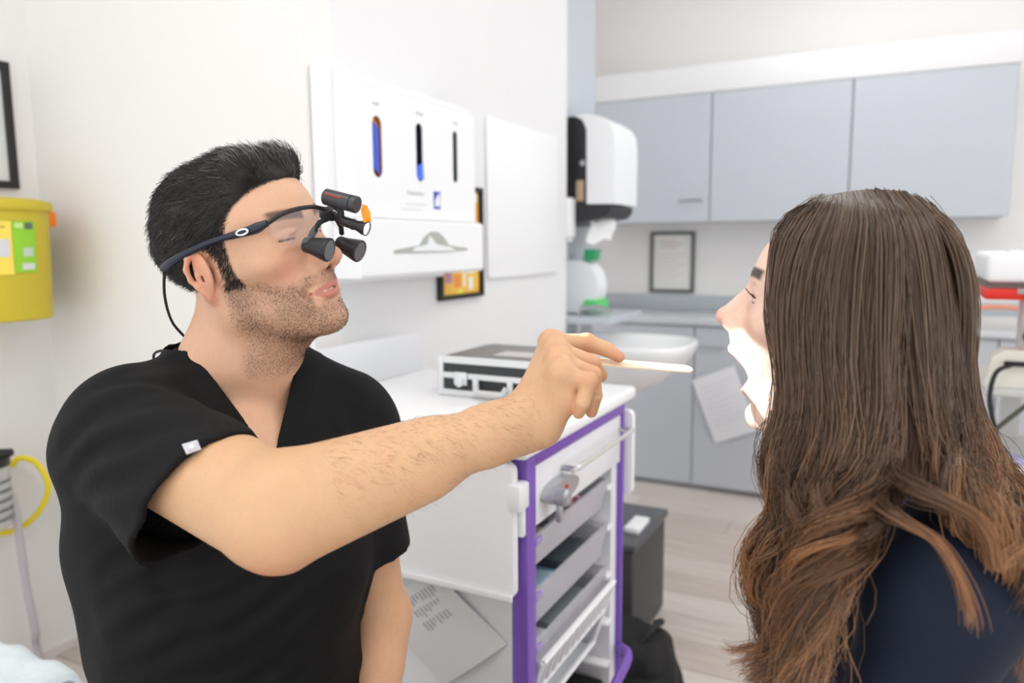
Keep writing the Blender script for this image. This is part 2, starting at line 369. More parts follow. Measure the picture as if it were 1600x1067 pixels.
for y0, z0, s_ in ((1.502, 1.603, 'Small'), (1.683, 1.606, 'Medium'), (1.866, 1.606, 'Large')):
    text_part('slot_caption', s_, .011, INKL, t, (XF+.0004, y0, z0), (0, 1, 0), (0, 0, 1), .0002)
text_part('maker_name', 'Danicentre', .017, INKL, t, (XF+.0004, 1.635, 1.398), (0, 1, 0), (0, 0, 1), .0002)
for k in range(2):
    B((XF, 1.63-.02*k, 1.372-.014*k), (XF+.0005, 1.72-.02*k, 1.376-.014*k)).build('small_print', mat('very_pale_print', S(222, 223, 225), .8), t)
lg = B((XF, 1.760, 1.366), (XF+.001, 1.792, 1.413)).build('logo_square', mat('logo_blue', S(45, 75, 185), .4), t)
MB().prism([(XF+.001, 1.764, 1.373), (XF+.001, 1.789, 1.373), (XF+.001, 1.789, 1.398), (XF+.001, 1.783, 1.409), (XF+.001, 1.775, 1.400), (XF+.001, 1.766, 1.390)], (.0005, 0, 0)).build('logo_figure', PLW, lg)
# lower roll compartment with shaped opening
XR = -1.125
MB().prism([(XP+.036, 1.42, 1.19), (XP+.036, 1.42, 1.333), (XF+.006, 1.42, 1.333), (XR-.005, 1.42, 1.326), (XR-.005, 1.42, 1.198), (XR-.012, 1.42, 1.19)], (0, .575, 0)).build('roll_compartment', PLWM, t)
op = [(1.545, 1.247), (1.545, 1.256), (1.60, 1.262), (1.655, 1.267), (1.68, 1.29), (1.71, 1.303), (1.745, 1.303), (1.775, 1.29), (1.80, 1.268), (1.85, 1.262), (1.90, 1.259), (1.90, 1.252)]
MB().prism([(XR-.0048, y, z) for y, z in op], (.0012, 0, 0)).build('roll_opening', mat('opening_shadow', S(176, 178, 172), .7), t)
MB().prism([(XR-.003, y, z) for y, z in [(1.62, 1.252), (1.635, 1.262), (1.69, 1.27), (1.70, 1.292), (1.73, 1.27), (1.80, 1.262), (1.83, 1.252)]], (.005, 0, 0)).build('apron_roll_end', mat('plastic_film', S(236, 240, 242), .25), t)
# framed poster behind the dispenser
YEL = mat('poster_yellow', S(246, 196, 84), .6, noise=.15, nscale=14)
def poster(t, slab, c, ax, n):
    m = MB(); slab(-.125, .125, -.17, .17, .002, .006, m); m.build('sheet', YEL, t)
    for a0, a1, z0, z1, cc in ((-.09, -.05, -.125, -.085, S(200, 150, 180)), (-.04, .0, -.14, -.10, S(240, 150, 70)), (.015, .03, -.14, -.07, S(250, 235, 225)), (.04, .09, -.10, -.08, S(240, 225, 190)), (.05, .075, -.15, -.11, S(235, 240, 235)), (.085, .12, .02, .12, S(240, 170, 80)), (-.02, .01, -.16, -.148, S(240, 240, 90))):
        m = MB(); slab(a0, a1, z0, z1, .006, .0064, m); m.build('patch', mat('poster_%d' % int(sum(cc)*1e4), cc, .6), t)
    m = MB(); slab(-.11, .11, .13, .155, .006, .0064, m); m.build('heading', PAPER, t)
picture('framed_poster', 'black framed yellow poster partly hidden behind the white dispenser', (XP, 2.05, 1.275), (0, 1, 0), .262, .35, .014, BLKF, poster, nrm=(1, 0, 0))
t = thing('wall_board', 'plain white board panel on the partition wall beside the dispenser', 'board', (XP, 2.5, 1.16))
B((XP+.001, 2.225, 1.162), (XP+.010, 2.79, 1.685), .003).build('panel', PLWM, t)
B((XP+.001, 2.225, 1.155), (XP+.014, 2.79, 1.162), .001).build('bottom_edge', LFR, t)
# ================================================================ left wall: framed notice, sharps bin, suction tubing, couch
def cert(t, slab, c, ax, n):
    m = MB(); slab(-.20, .20, -.165, .165, .002, .006, m); m.build('sheet', mat('certificate_paper', S(226, 230, 230), .6), t)
    m = MB()
    for i in range(10): slab(.02-.02*(i % 3), .17, .10-i*.026, .106-i*.026, .006, .0066, m)
    m.build('text_lines', mat('cert_ink', S(196, 200, 203), .8), t)
picture('framed_certificate', 'black framed certificate at the far left above the yellow bin', (XL, 1.10, 1.612), (0, 1, 0), .44, .352, .02, BLKF, cert, nrm=(1, 0, 0))
SHY = mat('sharps_yellow', S(206, 186, 48), .45, noise=.03, nscale=9)
bx, by = -2.155, 1.155
t = thing('sharps_bin', 'round yellow sharps bin with a green and yellow label on the left wall', 'bin', (bx, by, 1.075))
MB().lathe([(.128, 0), (.132, .004), (.140, .29), (.1405, .296)], (bx, by, 1.078), n=48).build('body', SHY, t)
MB().lathe([(.148, .286), (.151, .292), (.151, .303), (.146, .312), (.12, .318), (.02, .322)], (bx, by, 1.078), n=48).build('lid', SHY, t)
def lab(a0, a1, z0, z1, name, m, dr=.0012):
    G = [[(bx+(.1335+.0275*(z-1.078)+dr)*math.cos(a), by+(.1335+.0275*(z-1.078)+dr)*math.sin(a), z) for z in (z0, z1)] for a in np.linspace(a0, a1, 10)]
    return MB().grid(G).build(name, m, t)
# angle measured from +x; camera sees the -y/+x side
A = lambda d: math.radians(d)
lab(A(-66), A(-8), 1.20, 1.335, 'label_yellow', mat('label_yellow', S(250, 224, 92), .5))
lab(A(-7.5), A(17), 1.205, 1.335, 'label_green', mat('label_green', S(150, 212, 48), .5))
for i, (a0, a1, z0, z1, cc) in enumerate(((-5, 3, 1.318, 1.331, S(205, 235, 150)), (5, 14, 1.315, 1.332, S(90, 110, 90)), (2, 13, 1.245, 1.268, S(200, 215, 200)), (0, 14, 1.212, 1.228, S(220, 225, 220)), (-26, -11, 1.245, 1.29, S(215, 216, 220)), (-60, -14, 1.318, 1.322, S(170, 150, 60)))):
    lab(A(a0), A(a1), z0, z1, 'label_panel', mat('label_panel_%d' % i, cc, .5), .002)
ORP = mat('orange_plastic', S(255, 138, 40), .4)
B((-2.20, by+.135, 1.325), (-2.135, by+.175, 1.368), .006).build('lid_catch', ORP, t)
B((-2.299, by-.06, 1.10), (-2.285, by+.06, 1.36), .003).build('wall_bracket', SHY, t)
# suction unit: canister, black connector, yellow tube, clear hose
t = thing('suction_unit', 'wall suction canister with black connector at the lower left', 'suction unit', (-2.2, 1.02, .5))
MB().lathe([(.055, 0), (.06, .01), (.064, .17), (.066, .175)], (-2.2, 1.105, .505), n=28).build('canister', mat('clear_canister', S(222, 220, 216), .25, alpha=.85), t)
MB().lathe([(.067, 0), (.067, .02), (.04, .03), (.02, .032)], (-2.2, 1.105, .678), n=28).build('lid', PLB, t)
MB().tube([(-2.17, 1.10, .715), (-2.13, 1.11, .715), (-2.11, 1.12, .722), (-2.095, 1.13, .726)], [.018, .02, .014, .010], 12).build('connector', PLBM, t)
m = MB()
for k in range(5):
    z = .53+k*.026; G = [[(-2.2+.0655*math.cos(a), 1.105+.0655*math.sin(a), zz) for zz in (z, z+.007)] for a in np.linspace(-.5, .9, 8)]; m.grid(G)
m.build('scale_marks', INK, t); B((-2.299, 1.06, .55), (-2.262, 1.15, .66)).build('bracket', PLW, t)
pts = [P(18, 728, 2.20), P(30, 716, 2.20), P(55, 722, 2.20), P(73, 748, 2.2), P(73, 775, 2.2), P(55, 806, 2.2), P(25, 828, 2.2), P(-10, 832, 2.2), P(-60, 820, 2.22)]
yt = MB().tube(spline(pts, 60), .0085, 10).build('yellow_tube', mat('yellow_tube', S(248, 226, 40), .35), None)
tag(yt, 'bright yellow tube looping in front of the left wall', 'tube')
pts = [P(8, 760, 2.12), P(22, 790, 2.12), P(32, 850, 2.14), P(42, 920, 2.17), P(55, 985, 2.2), (-2.24, 1.225, .10), (-2.24, 1.235, .013)]
ch = MB().tube(spline(pts, 50), .011, 10).build('suction_hose', mat('clear_hose', S(214, 208, 214), .25, alpha=.8), None)
tag(ch, 'translucent grey suction hose hanging down to the floor beside the left wall', 'hose')
# examination couch corner with paper sheet
t = thing('exam_couch', 'corner of an examination couch covered by pale blue tissue paper', 'couch', (-1.62, .10, 0))
B((-1.98, -.55, .40), (-1.30, .79, .49), .03, 4).build('mattress', mat('couch_vinyl', S(150, 165, 175), .5), t)
B((-1.95, -.52, .34), (-1.33, .76, .40), .005).build('frame', LFR, t)
for lx in (-1.92, -1.36):
    for ly in (-.48, .72): B((lx-.02, ly-.02, 0.001), (lx+.02, ly+.02, .34), .003).build('leg', LFR, t)
rr = random.Random(3); nu, nv = 44, 60
G = np.zeros((nu, nv, 3))
for i in range(nu):
    for j in range(nv):
        u = i/(nu-1); v = j/(nv-1); x = -2.0+.715*u; y = -.5+1.335*v; z = .496
        ex = max(0, x+1.32); ey = max(0, y-.785)
        z -= 1.9*ex+1.9*ey
        z += .006*math.sin(17*x+9*y)*math.sin(23*y-5*x)+.004*math.sin(61*x+37*y)+.003*math.sin(83*y-41*x)
        G[i, j] = (x-.4*ex, y-.4*ey, z+.006)
MB().grid(G).build('paper_cover', mat('blue_white_tissue', S(228, 238, 243), .8, noise=.08, nscale=40, bump=.6, bscale=120), t, smooth=180)
# ================================================================ procedure trolley
PUR = mat('purple_metal', S(126, 88, 184), .35); CW = mat('cart_white', S(240, 240, 243), .35); CWT = mat('worktop_white', S(247, 247, 248), .3)
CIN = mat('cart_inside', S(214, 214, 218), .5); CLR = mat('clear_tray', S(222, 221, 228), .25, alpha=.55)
CX0, CX1, CY0, CY1 = -1.17, -.585, 1.18, 1.715
t = thing('procedure_trolley', 'white medical trolley with purple frame and open tilted drawers', 'trolley', ((CX0+CX1)/2, (CY0+CY1)/2, 0))
# carcass: side panels, back, base
B((CX0, CY0, .12), (CX1-.03, CY0+.012, .895)).build('side_panel', mat('cart_side', S(228, 228, 231), .45), t)
B((CX0, CY1-.012, .12), (CX1-.03, CY1, .895)).build('side_panel', MATS['cart_side'], t)
B((CX0, CY0+.012, .12), (CX0+.012, CY1-.012, .895)).build('back_panel', CW, t)
B((CX0, CY0, .105), (CX1, CY1, .12)).build('base_panel', CW, t)
# purple frame: two posts and top bar, bottom bar
B((CX1-.03, CY0-.002, .105), (CX1+.004, CY0+.036, .895), .004).build('post', PUR, t)
B((CX1-.03, CY1-.012, .105), (CX1+.002, CY1+.002, .895), .003).build('post', PUR, t)
B((CX1-.03, CY0+.036, .866), (CX1+.004, CY1-.012, .895), .003).build('top_rail', PUR, t)
# worktop with raised guard
B((CX0-.005, CY0-.05, .897), (CX1+.025, CY1+.02, .928), .010, 3).build('worktop', CWT, t)
ACR = mat('white_acrylic', S(240, 242, 245), .3, alpha=.72)
B((CX0-.004, CY0-.02, .9285), (CX0+.004, CY1, 1.035), .003).build('rear_guard', ACR, t)
# top drawer with bar handle and combination lock
d = B((CX1-.02, CY0+.040, .745), (CX1-.002, CY1-.016, .862), .003).build('top_drawer', CW, t)
MB().tube([(CX1-.002, 1.345, .826), (CX1+.028, 1.345, .826), (CX1+.03, 1.36, .826)], .006, 8).build('handle_post', CHR, d)
MB().tube([(CX1-.002, 1.69, .826), (CX1+.028, 1.69, .826)], .006, 8).build('handle_post', CHR, d)
MB().tube([(CX1+.028, 1.33, .826), (CX1+.028, 1.70, .826)], .0055, 10).build('handle', mat('pale_steel', S(226, 224, 216), .3, metal=.6), d)
lk = thing('lock', None, None, (0, 0, 0)); lk.parent = t
MB().prism([(CX1-.001, 1.312+.070*math.cos(a), .794+.022*math.sin(a)) for a in np.linspace(0, 2*math.pi, 24, endpoint=False)], (.022, 0, 0)).build('lock_body', mat('satin_zinc', S(188, 190, 193), .38, metal=.6), d)
MB().lathe([(.017, 0), (.017, .020), (.013, .025), (.004, .026)], (CX1+.02, 1.272, .792), (1, 0, 0), n=22).build('lock_knob', MATS['satin_zinc'], d)
B((CX1+.02, 1.264, .742), (CX1+.032, 1.280, .79), .004).build('lock_lever', MATS['satin_zinc'], d)
MB().lathe([(.004, 0), (.004, .004)], (CX1+.021, 1.315, .80), (1, 0, 0), n=10).build('lock_button', mat('red_button', S(220, 60, 40), .4), d)
bpy.data.objects.remove(lk)
# inner rack: white runner wall at the far side with ledges
B((CX1-.26, CY1-.05, .12), (CX1-.012, CY1-.0125, .742)).build('runner_wall', CW, t)
ledge_z = [.70, .60, .48, .36, .25]
for z in ledge_z: B((CX1-.26, CY1-.085, z-.010), (CX1-.006, CY1-.0505, z), .003).build('runner', CWT, t)
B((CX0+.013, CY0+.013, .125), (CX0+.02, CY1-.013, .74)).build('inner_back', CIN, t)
# tilted trays
def tray(zt, h, items):
    """tray pulled slightly, front edge tips out"""
    y0, y1 = CY0+.042, CY1-.092; xf = CX1-.004; xb = CX1-.30; th = .004
    tr = B((xb, y0, zt-h), (xf-.02, y1, zt-h+th)).build('tray', CLR, t)
    MB().prism([(xf-.022, y0, zt-h), (xf-.018, y0, zt-h), (xf, y0, zt), (xf-.006, y0, zt)], (0, y1-y0, 0)).build('tray_front', CLR, tr)
    MB().prism([(xb, y0, zt-h), (xf-.02, y0, zt-h), (xf, y0, zt), (xb, y0, zt)], (0, th, 0)).build('tray_side', CLR, tr)
    MB().prism([(xb, y1, zt-h), (xf-.02, y1, zt-h), (xf, y1, zt), (xb, y1, zt)], (0, -th, 0)).build('tray_side', CLR, tr)
    B((xb, y0, zt-.008), (xb+th, y1, zt)).build('tray_back', CLR, tr)
    B((xf-.002, y0+.002, zt-.02), (xf+.004, y0+.03, zt-.006), .002).build('tray_clip', mat('lilac_clip', S(170, 150, 205), .4), tr)
    return tr
tray(.725, .075, 0); tray(.615, .085, 0); tray(.51, .09, 0)
def item(name, lo, hi, m, label, cat, bev=.004, rot=0):
    o = MB(); o.box((np.array(lo)-np.array(hi))/2, (np.array(hi)-np.array(lo))/2, bev, 2, M=rotz(rot)); bmesh.ops.translate(o.bm, vec=tuple((np.array(lo)+np.array(hi))/2), verts=o.bm.verts)
    ob = o.build(name, m, None, loc=((lo[0]+hi[0])/2, (lo[1]+hi[1])/2, lo[2])); return tag(ob, label, cat, 'supplies in the trolley drawers')
item('supply_packet', (-.72, 1.25, .655), (-.62, 1.36, .69), mat('beige_pack', S(214, 212, 200), .6), 'beige supply packet in the top tray of the trolley', 'packet')
item('supply_packet', (-.73, 1.38, .655), (-.63, 1.44, .70), mat('grey_pack', S(150, 152, 158), .6), 'grey supply packet in the middle of the top tray', 'packet')
item('supply_packet', (-.71, 1.46, .655), (-.62, 1.56, .69), mat('white_pack', S(235, 232, 236), .6), 'white supply packet at the far end of the top tray', 'packet')
rl = MB().lathe([(.022, 0), (.022, .02), (.012, .021), (.012, .002), (.005, .001)], (-.635, 1.50, .692), (.8, -.2, .5), n=24).build('tape_roll', mat('pink_tape', S(236, 190, 205), .5), None); tag(rl, 'small pink tape roll lying in the top tray of the trolley', 'tape roll')
item('glove_packet', (-.72, 1.26, .5345), (-.62, 1.44, .565), mat('blue_pack', S(120, 150, 178), .6), 'dusty blue packet in the second tray of the trolley', 'packet')
item('glove_packet', (-.71, 1.46, .5345), (-.62, 1.60, .575), mat('slate_pack', S(96, 104, 112), .6), 'slate grey packet at the back of the second tray', 'packet')
item('syringe_pack', (-.70, 1.27, .566), (-.62, 1.40, .576), mat('pale_blue_pack', S(190, 222, 240), .4), 'pale blue syringe pack lying across the second tray', 'packet', .002, .15)
item('supply_box', (-.71, 1.26, .4245), (-.61, 1.34, .48), mat('white_blue_box', S(226, 232, 240), .5), 'white box with a small blue mark in the third tray', 'box')
item('supply_box', (-.72, 1.37, .4245), (-.62, 1.56, .475), mat('sage_box', S(150, 160, 158), .5), 'grey green box in the third tray of the trolley', 'box')
# lowest wire-style basket, tipped out
tb = thing('basket', None, None, (0, 0, 0)); bpy.data.objects.remove(tb)
y0, y1 = CY0+.045, CY1-.095
A0 = np.array([CX1+.012, y0, .475]); A1 = np.array([CX1+.012, y1, .475]); dn = np.array([-.05, 0, -.165])
bk = MB()
def bar(p, q, w): bk.tube([p, q], w, 6)
bar(A0, A1, .007); bar(A0+dn*.45, A1+dn*.45, .005); bar(A0+dn, A1+dn, .007)
for k in range(13):
    u = k/12; bar(A0+(A1-A0)*u, A0+(A1-A0)*u+dn*.45, .004)
for s_ in (A0, A1): bar(s_, s_+dn, .006)
bks = bk.build('basket_front', CWT, t)
B((CX1-.30, y0, .30), (CX1-.045, y1, .305)).build('basket_floor', CWT, bks)
for yy in (y0, y1-.004): MB().prism([(CX1-.30, yy, .305), (CX1-.045, yy, .305), (CX1+.008, yy, .475), (CX1-.30, yy, .475)], (0, .004, 0)).build('basket_side', CLR, bks)
rr = random.Random(5)
for k in range(26):
    yy = y0+.03+rr.random()*(y1-y0-.06); zz = .32+rr.random()*.10; xx = CX1-.035-.10*rr.random()-(.46-zz)*.3
    o = MB(); o.box((-.008, -.024, -.014), (.008, .024, .014), .004, 1, M=Matrix.Rotation(rr.uniform(-1, 1), 4, 'X') @ Matrix.Rotation(rr.uniform(-.6, .6), 4, 'Z')); bmesh.ops.translate(o.bm, vec=(xx, yy, zz), verts=o.bm.verts)
    ob = o.build('wrapped_swab', (mat('swab_blue', S(176, 216, 232), .4), mat('swab_white', S(236, 242, 246), .4), mat('swab_teal', S(120, 184, 200), .4))[k % 3], None, loc=(xx, yy, zz))
    tag(ob, ('pale blue', 'white', 'teal')[k % 3]+' wrapped sachet lying in the lowest basket of the trolley', 'sachet', ('pale blue', 'white', 'teal')[k % 3]+' sachets in the lowest basket')
# purple bumper handle at the bottom right
MB().tube(spline([(CX1-.01, 1.46, .17), (CX1+.03, 1.50, .215), (CX1+.035, 1.58, .245), (CX1+.03, 1.68, .262), (CX1-.01, 1.715, .262)], 24), .012, 10).build('bumper', PUR, t)
B((CX1-.28, CY0+.04, .122), (CX1-.02, CY1-.06, .20), .01).build('sump', PLBM, t)
for xx in (CX0+.05, CX1-.05):
    for yy in (CY0+.05, CY1-.05):
        c = MB().lathe([(.035, 0), (.04, .006), (.04, .022), (.035, .028)], (xx, yy-.014, .041), (0, 1, 0), n=20).build('castor', PLBM, t)
        B((xx-.012, yy-.02, .06), (xx+.012, yy+.02, .106)).build('castor_fork', CHR, c)
# fold-down side shelves (hanging) with hinges
sh = B((-1.02, CY0-.040, .632), (-.592, CY0-.020, .885), .016, 4, only='y').build('side_shelf', CWT, t)
B((-1.02, CY0-.046, .632), (-.592, CY0-.0405, .645), .002).build('shelf_lip', CWT, sh)
B((-.602, CY0-.045, .80), (-.575, CY0-.003, .85), .006).build('hinge', PLW, t); B((-.600, CY0-.018, .745), (-.583, CY0-.003, .80), .003).build('hinge_plate', PLW, t)
MB().lathe([(.005, 0), (.005, .006)], (-.625, CY0-.03, .885), (0, 0, 1), n=12).build('peg', PLBM, t)
B((-.95, CY1+.006, .655), (-.565, CY1+.026, .868), .016, 4, only='y').build('side_shelf', CWT, t)
# printed sheet hanging from the side, clip
t2 = thing('procedure_sheet', 'printed paper sheet hanging askew on the side of the trolley', 'paper', (-.76, CY0-.015, .40))
a, b, c_ = np.array([-.845, CY0-.006, .618]), np.array([-.755, CY0-.006, .640]), np.array([-.845, CY0-.006, .33])
a = np.array([-.86, 0, .60]); b = np.array([-.775, 0, .635]); c1 = np.array([-.628, 0, .528]); d1 = np.array([-.76, 0, .33])
def bil(u, v): 
    p = (1-u)*(1-v)*np.array([-.93, 0, .54])+u*(1-v)*np.array([-.78, 0, .645])+u*v*np.array([-.625, 0, .525])+(1-u)*v*np.array([-.77, 0, .40])
    p[1] = CY0-.006-.012*math.sin(math.pi*u)*v-.004*math.sin(5*v); return p
MB().grid([[bil(u, v) for v in np.linspace(0, 1, 9)] for u in np.linspace(0, 1, 9)]).build('sheet', mat('sheet_grey', S(222, 221, 220), .7), t2)
m = MB(); rr = random.Random(9)
for i in range(9):
    u0 = .82-i*.05; 
    for q in range(3):
        v0 = .12+q*.14; v1 = v0+.05+.07*rr.random()
        if i == 0 and q > 0: continue
        m.prism([bil(uu, vv)+np.array([0, -.001, 0]) for uu, vv in ((u0, v0), (u0, v1), (u0-.016, v1), (u0-.016, v0))], (0, -.0004, 0))
m.build('text_lines', INKL, t2)
B((-.79, CY0-.014, .63), (-.775, CY0-.003, .665), .002).build('clip', PLBM, t2)
# ================================================================ flight case on the trolley
ALU = mat('aluminium', S(226, 228, 230), .3, metal=.35); CBL = mat('case_black', S(56, 58, 60), .5, noise=.1, nscale=200)
x0, x1, y0, y1, z0 = -.935, -.665, 1.435, 1.68, .929
t = thing('flight_case', 'black flight case with silver edges and latches on top of the trolley', 'case', ((x0+x1)/2, (y0+y1)/2, z0))
B((x0+.004, y0+.004, z0+.008), (x1-.004, y1-.004, z0+.086), .003).build('body', CBL, t)
tp = B((x0+.012, y0+.012, z0+.0855), (x1-.012, y1-.012, z0+.0885), .002).build('lid_top', mat('lid_grey', S(120, 116, 116), .45), t)
B((x0+.11, y0+.06, z0+.0886), (x0+.23, y0+.13, z0+.0895)).build('name_plate', mat('plate_grey', S(196, 190, 190), .4), tp)
def ring(za, zb, nm):
    m = MB(); e = .013
    m.box((x0, y0, za), (x1, y0+.006, zb), .001, 1); m.box((x0, y1-.006, za), (x1, y1, zb), .001, 1); m.box((x0, y0+.006, za), (x0+.006, y1-.006, zb), .001, 1); m.box((x1-.006, y0+.006, za), (x1, y1-.006, zb), .001, 1)
    return m.build(nm, ALU, t)
ring(z0, z0+.014, 'edge_strip'); ring(z0+.040, z0+.053, 'edge_strip'); ring(z0+.074, z0+.090, 'edge_strip')
for xx in (x0, x1-.013):
    for yy in (y0, y1-.013): B((xx-.001, yy-.001, z0), (xx+.014, yy+.014, z0+.090), .003).build('corner_post', ALU, t)
for xx in (x0+.045, x1-.045):
    l = B((xx, y0-.006, z0+.026), (xx+.034, y0, z0+.056), .005).build('latch', ALU, t)
    MB().lathe([(.010, 0), (.010, .006), (.004, .008)], (xx+.017, y0-.006, z0+.033), (0, -1, 0), n=16).build('latch_key', ALU, l)
hb = MB(); hx0, hx1 = x0+.095, x0+.195
for xx in (hx0, hx1-.014): hb.box((xx, y0-.008, z0+.004), (xx+.014, y0, z0+.044), .002)
hh = hb.build('handle_mount', ALU, t)
MB().tube([(hx0+.012, y0-.012, z0+.030), (hx0+.02, y0-.02, z0+.016), (hx1-.02, y0-.02, z0+.016), (hx1-.012, y0-.012, z0+.030)], .0065, 10).build('handle', mat('handle_grey', S(214, 214, 214), .4), hh)
# ================================================================ things on the floor behind the trolley
t = thing('storage_crate', 'dark grey lidded storage crate on the floor beyond the trolley', 'crate', (-.86, 2.3, 0))
DG = mat('dark_grey_plastic', S(66, 66, 68), .5)
cx0, cx1, cy0, cy1 = -1.04, -.69, 2.13, 2.48
B((cx0, cy0, .001), (cx1, cy1, .33), .012, 3).build('body', DG, t)
B((cx0-.008, cy0-.008, .33), (cx1+.008, cy1+.008, .355), .006).build('lid', mat('crate_lid', S(84, 86, 92), .35), t)
B((cx1-.06, cy0+.08, .3555), (cx1-.01, cy0+.2, .375), .004).build('clip_handle', PLW, t)
t = thing('black_bag', 'slouched black fabric bag lying on the floor beside the trolley', 'bag', (-.62, 2.0, 0))
BAGF = mat('bag_fabric', S(24, 24, 26), .75, bump=.4, bscale=60)
G = np.zeros((40, 24, 3))
for i in range(40):
    a = 2*math.pi*i/40
    for j in range(24):
        th = j/23*math.pi/2; r = max(math.cos(th), 0)**.5
        w = 1+.06*math.sin(4*a+5*th)+.04*math.sin(9*a-6*th+1)
        G[i, j] = (-.625+.135*r*w*math.cos(a), 1.93+.15*r*w*math.sin(a), .001+.20*math.sin(th)*(1+.15*math.sin(2*a+2)*math.cos(th)))
MB().grid(G, closed_u=True).build('body', BAGF, t, smooth=80)
G2 = G.copy(); c0 = np.array([-.54, 1.86, 0])
for i in range(40):
    a = 2*math.pi*i/40
    for j in range(24):
        th = j/23*math.pi/2; r = max(math.cos(th), 0)**.5; w = 1+.08*math.sin(3*a+4*th)
        G2[i, j] = (-.56+.095*r*w*math.cos(a), 1.84+.11*r*w*math.sin(a), .001+.12*math.sin(th))
MB().grid(G2, closed_u=True).build('front_pocket', BAGF, t, smooth=80)
MB().tube(spline([(-.60, 1.86, .17), (-.56, 1.90, .225), (-.55, 1.96, .22), (-.585, 2.02, .18)], 20), .009, 8).build('strap', PLBM, t)
# ================================================================ equipment trolley at the right
RED = mat('red_plastic', S(222, 44, 30), .4); BEI = mat('beige_plastic', S(232, 230, 218), .45); LG = mat('light_grey_metal', S(214, 214, 212), .4)
t = thing('equipment_trolley', 'pale grey equipment trolley with shelves and a column behind the woman', 'trolley', (.48, 2.5, 0))
ex0, ex1, ey0, ey1 = .235, .80, 2.32, 2.75
B((ex0-.03, ey0, .862), (ex1, ey1, .885), .008, 3).build('upper_shelf', LG, t)
B((ex0-.01, ey0, .655), (ex1, ey1, .675), .008, 3).build('lower_shelf', LG, t)
B((ex0+.05, ey1-.06, .10), (ex0+.10, ey1-.01, .862), .004).build('upright', LG, t); B((ex1-.08, ey1-.06, .10), (ex1-.03, ey1-.01, .862), .004).build('upright', LG, t)
B((ex0-.01, ey0, .10), (ex1, ey1, .13), .008, 3).build('base', LG, t)
B((ex0+.05, ey0+.10, .886), (ex0+.12, ey0+.17, 1.12), .006).build('column', LG, t)
MB().lathe([(.018, 0), (.018, .022), (.014, .028)], (ex0+.075, ey0+.10, 1.015), (0, -1, 0), n=18).build('column_knob', PLB, t)
for xx in (ex0+.05, ex1-.05):
    for yy in (ey0+.05, ey1-.05): MB().lathe([(.04, 0), (.045, .006), (.045, .022), (.04, .028)], (xx, yy-.014, .046), (0, 1, 0), n=18).build('castor', PLBM, t)
t = thing('monitor_housing', 'white box-shaped monitor housing with a red tray beneath it', 'monitor', (.42, 2.5, 1.12))
B((ex0-.05, ey0-.05, 1.165), (.72, ey0+.34, 1.24), .014, 3).build('body', PLWM, t)
B((ex0-.045, ey0-.03, 1.149), (.71, ey0+.32, 1.165)).build('shadow_gap', mat('gap_shade_taupe', S(118, 108, 104), .6), t)  # solid taupe strip: shade between housing and tray put in as colour
B((ex0-.05, ey0-.05, 1.121), (.72, ey0+.34, 1.149), .006).build('red_tray', RED, t)
B((ex0+.02, ey0-.056, 1.137), (.70, ey0-.0505, 1.15), .002).build('red_tray_lip', mat('grey_insert', S(170, 160, 160), .5), t)
MB().tube(spline([(ex0-.0, ey0+.05, 1.24), (ex0+.04, ey0+.03, 1.262), (ex0+.12, ey0+.0, 1.262), (ex0+.2, ey0+.02, 1.245)], 20), .003, 6).build('wire', LG, t)
t = thing('cream_console', 'cream coloured console with cable plugged in, on the upper shelf', 'console', (.42, 2.45, .886))
MB().prism([(ex0-.03, ey0+.02, .8855), (.60, ey0+.02, .8855), (.60, ey0+.02, .985), (ex0+.01, ey0+.02, .985), (ex0-.015, ey0+.02, .965)], (0, .075, 0)).build('body', BEI, t)
B((ex0+.01, ey0-.0, .945), (ex0+.07, ey0+.02, .957), .004).build('plug', PLBM, t)
c1 = MB().tube(spline([(.262, 2.315, .951), (.225, 2.29, .93), (.215, 2.28, .86), (.235, 2.27, .77), (.26, 2.27, .68), (.30, 2.27, .60), (.36, 2.28, .52)], 50), .006, 8).build('cable', PLBM, None); tag(c1, 'dark cable hanging from the cream console plug', 'cable')
c2 = MB().tube(spline([(.37, 2.30, .97), (.34, 2.285, .91), (.29, 2.275, .85), (.235, 2.265, .79), (.20, 2.265, .73), (.20, 2.28, .68), (.22, 2.30, .60)], 50), .006, 8).build('cable', mat('olive_cable', S(70, 72, 62), .5), None); tag(c2, 'olive grey cable crossing in front of the trolley column', 'cable')
t = thing('red_case', 'red case with black fittings under the equipment trolley shelf', 'case', (.45, 2.5, .46))
B((ex0+.01, ey0+.01, .135), (.70, ey0+.36, .64), .02, 3).build('body', RED, t); B((ex0+.06, ey0-.01, .50), (ex0+.12, ey0+.012, .58), .006).build('catch', PLBM, t); B((ex0+.01, ey0+.004, .60), (.70, ey0+.01, .606)).build('seam', PLBM, t)
t = thing('spray_bottle', 'small white bottle with lilac label on the lower trolley shelf', 'bottle', (.345, 2.38, .676))
MB().lathe([(.028, 0), (.03, .006), (.03, .09), (.024, .105), (.010, .112), (.010, .125)], (.345, 2.385, .677), n=20).build('body', PLW, t)
MB().lathe([(.013, 0), (.013, .018), (.010, .022)], (.345, 2.385, .80), n=16).build('cap', PLW, t)
B((.285, 2.36, .676), (.312, 2.42, .69), .003).build('lilac_label', mat('lilac', S(190, 185, 225), .5), t)
t = thing('wire_basket', 'shallow basket with an orange tube on the worktop behind the woman', 'basket', (.40, 3.95, .893))
B((.30, 3.80, .893), (.62, 4.1, .905), .004).build('base', LG, t); B((.30, 3.80, .905), (.62, 3.81, .95), .003).build('front', LG, t); B((.30, 3.81, .905), (.31, 4.1, .95), .003).build('side', LG, t); B((.61, 3.81, .905), (.62, 4.1, .95), .003).build('side', LG, t)
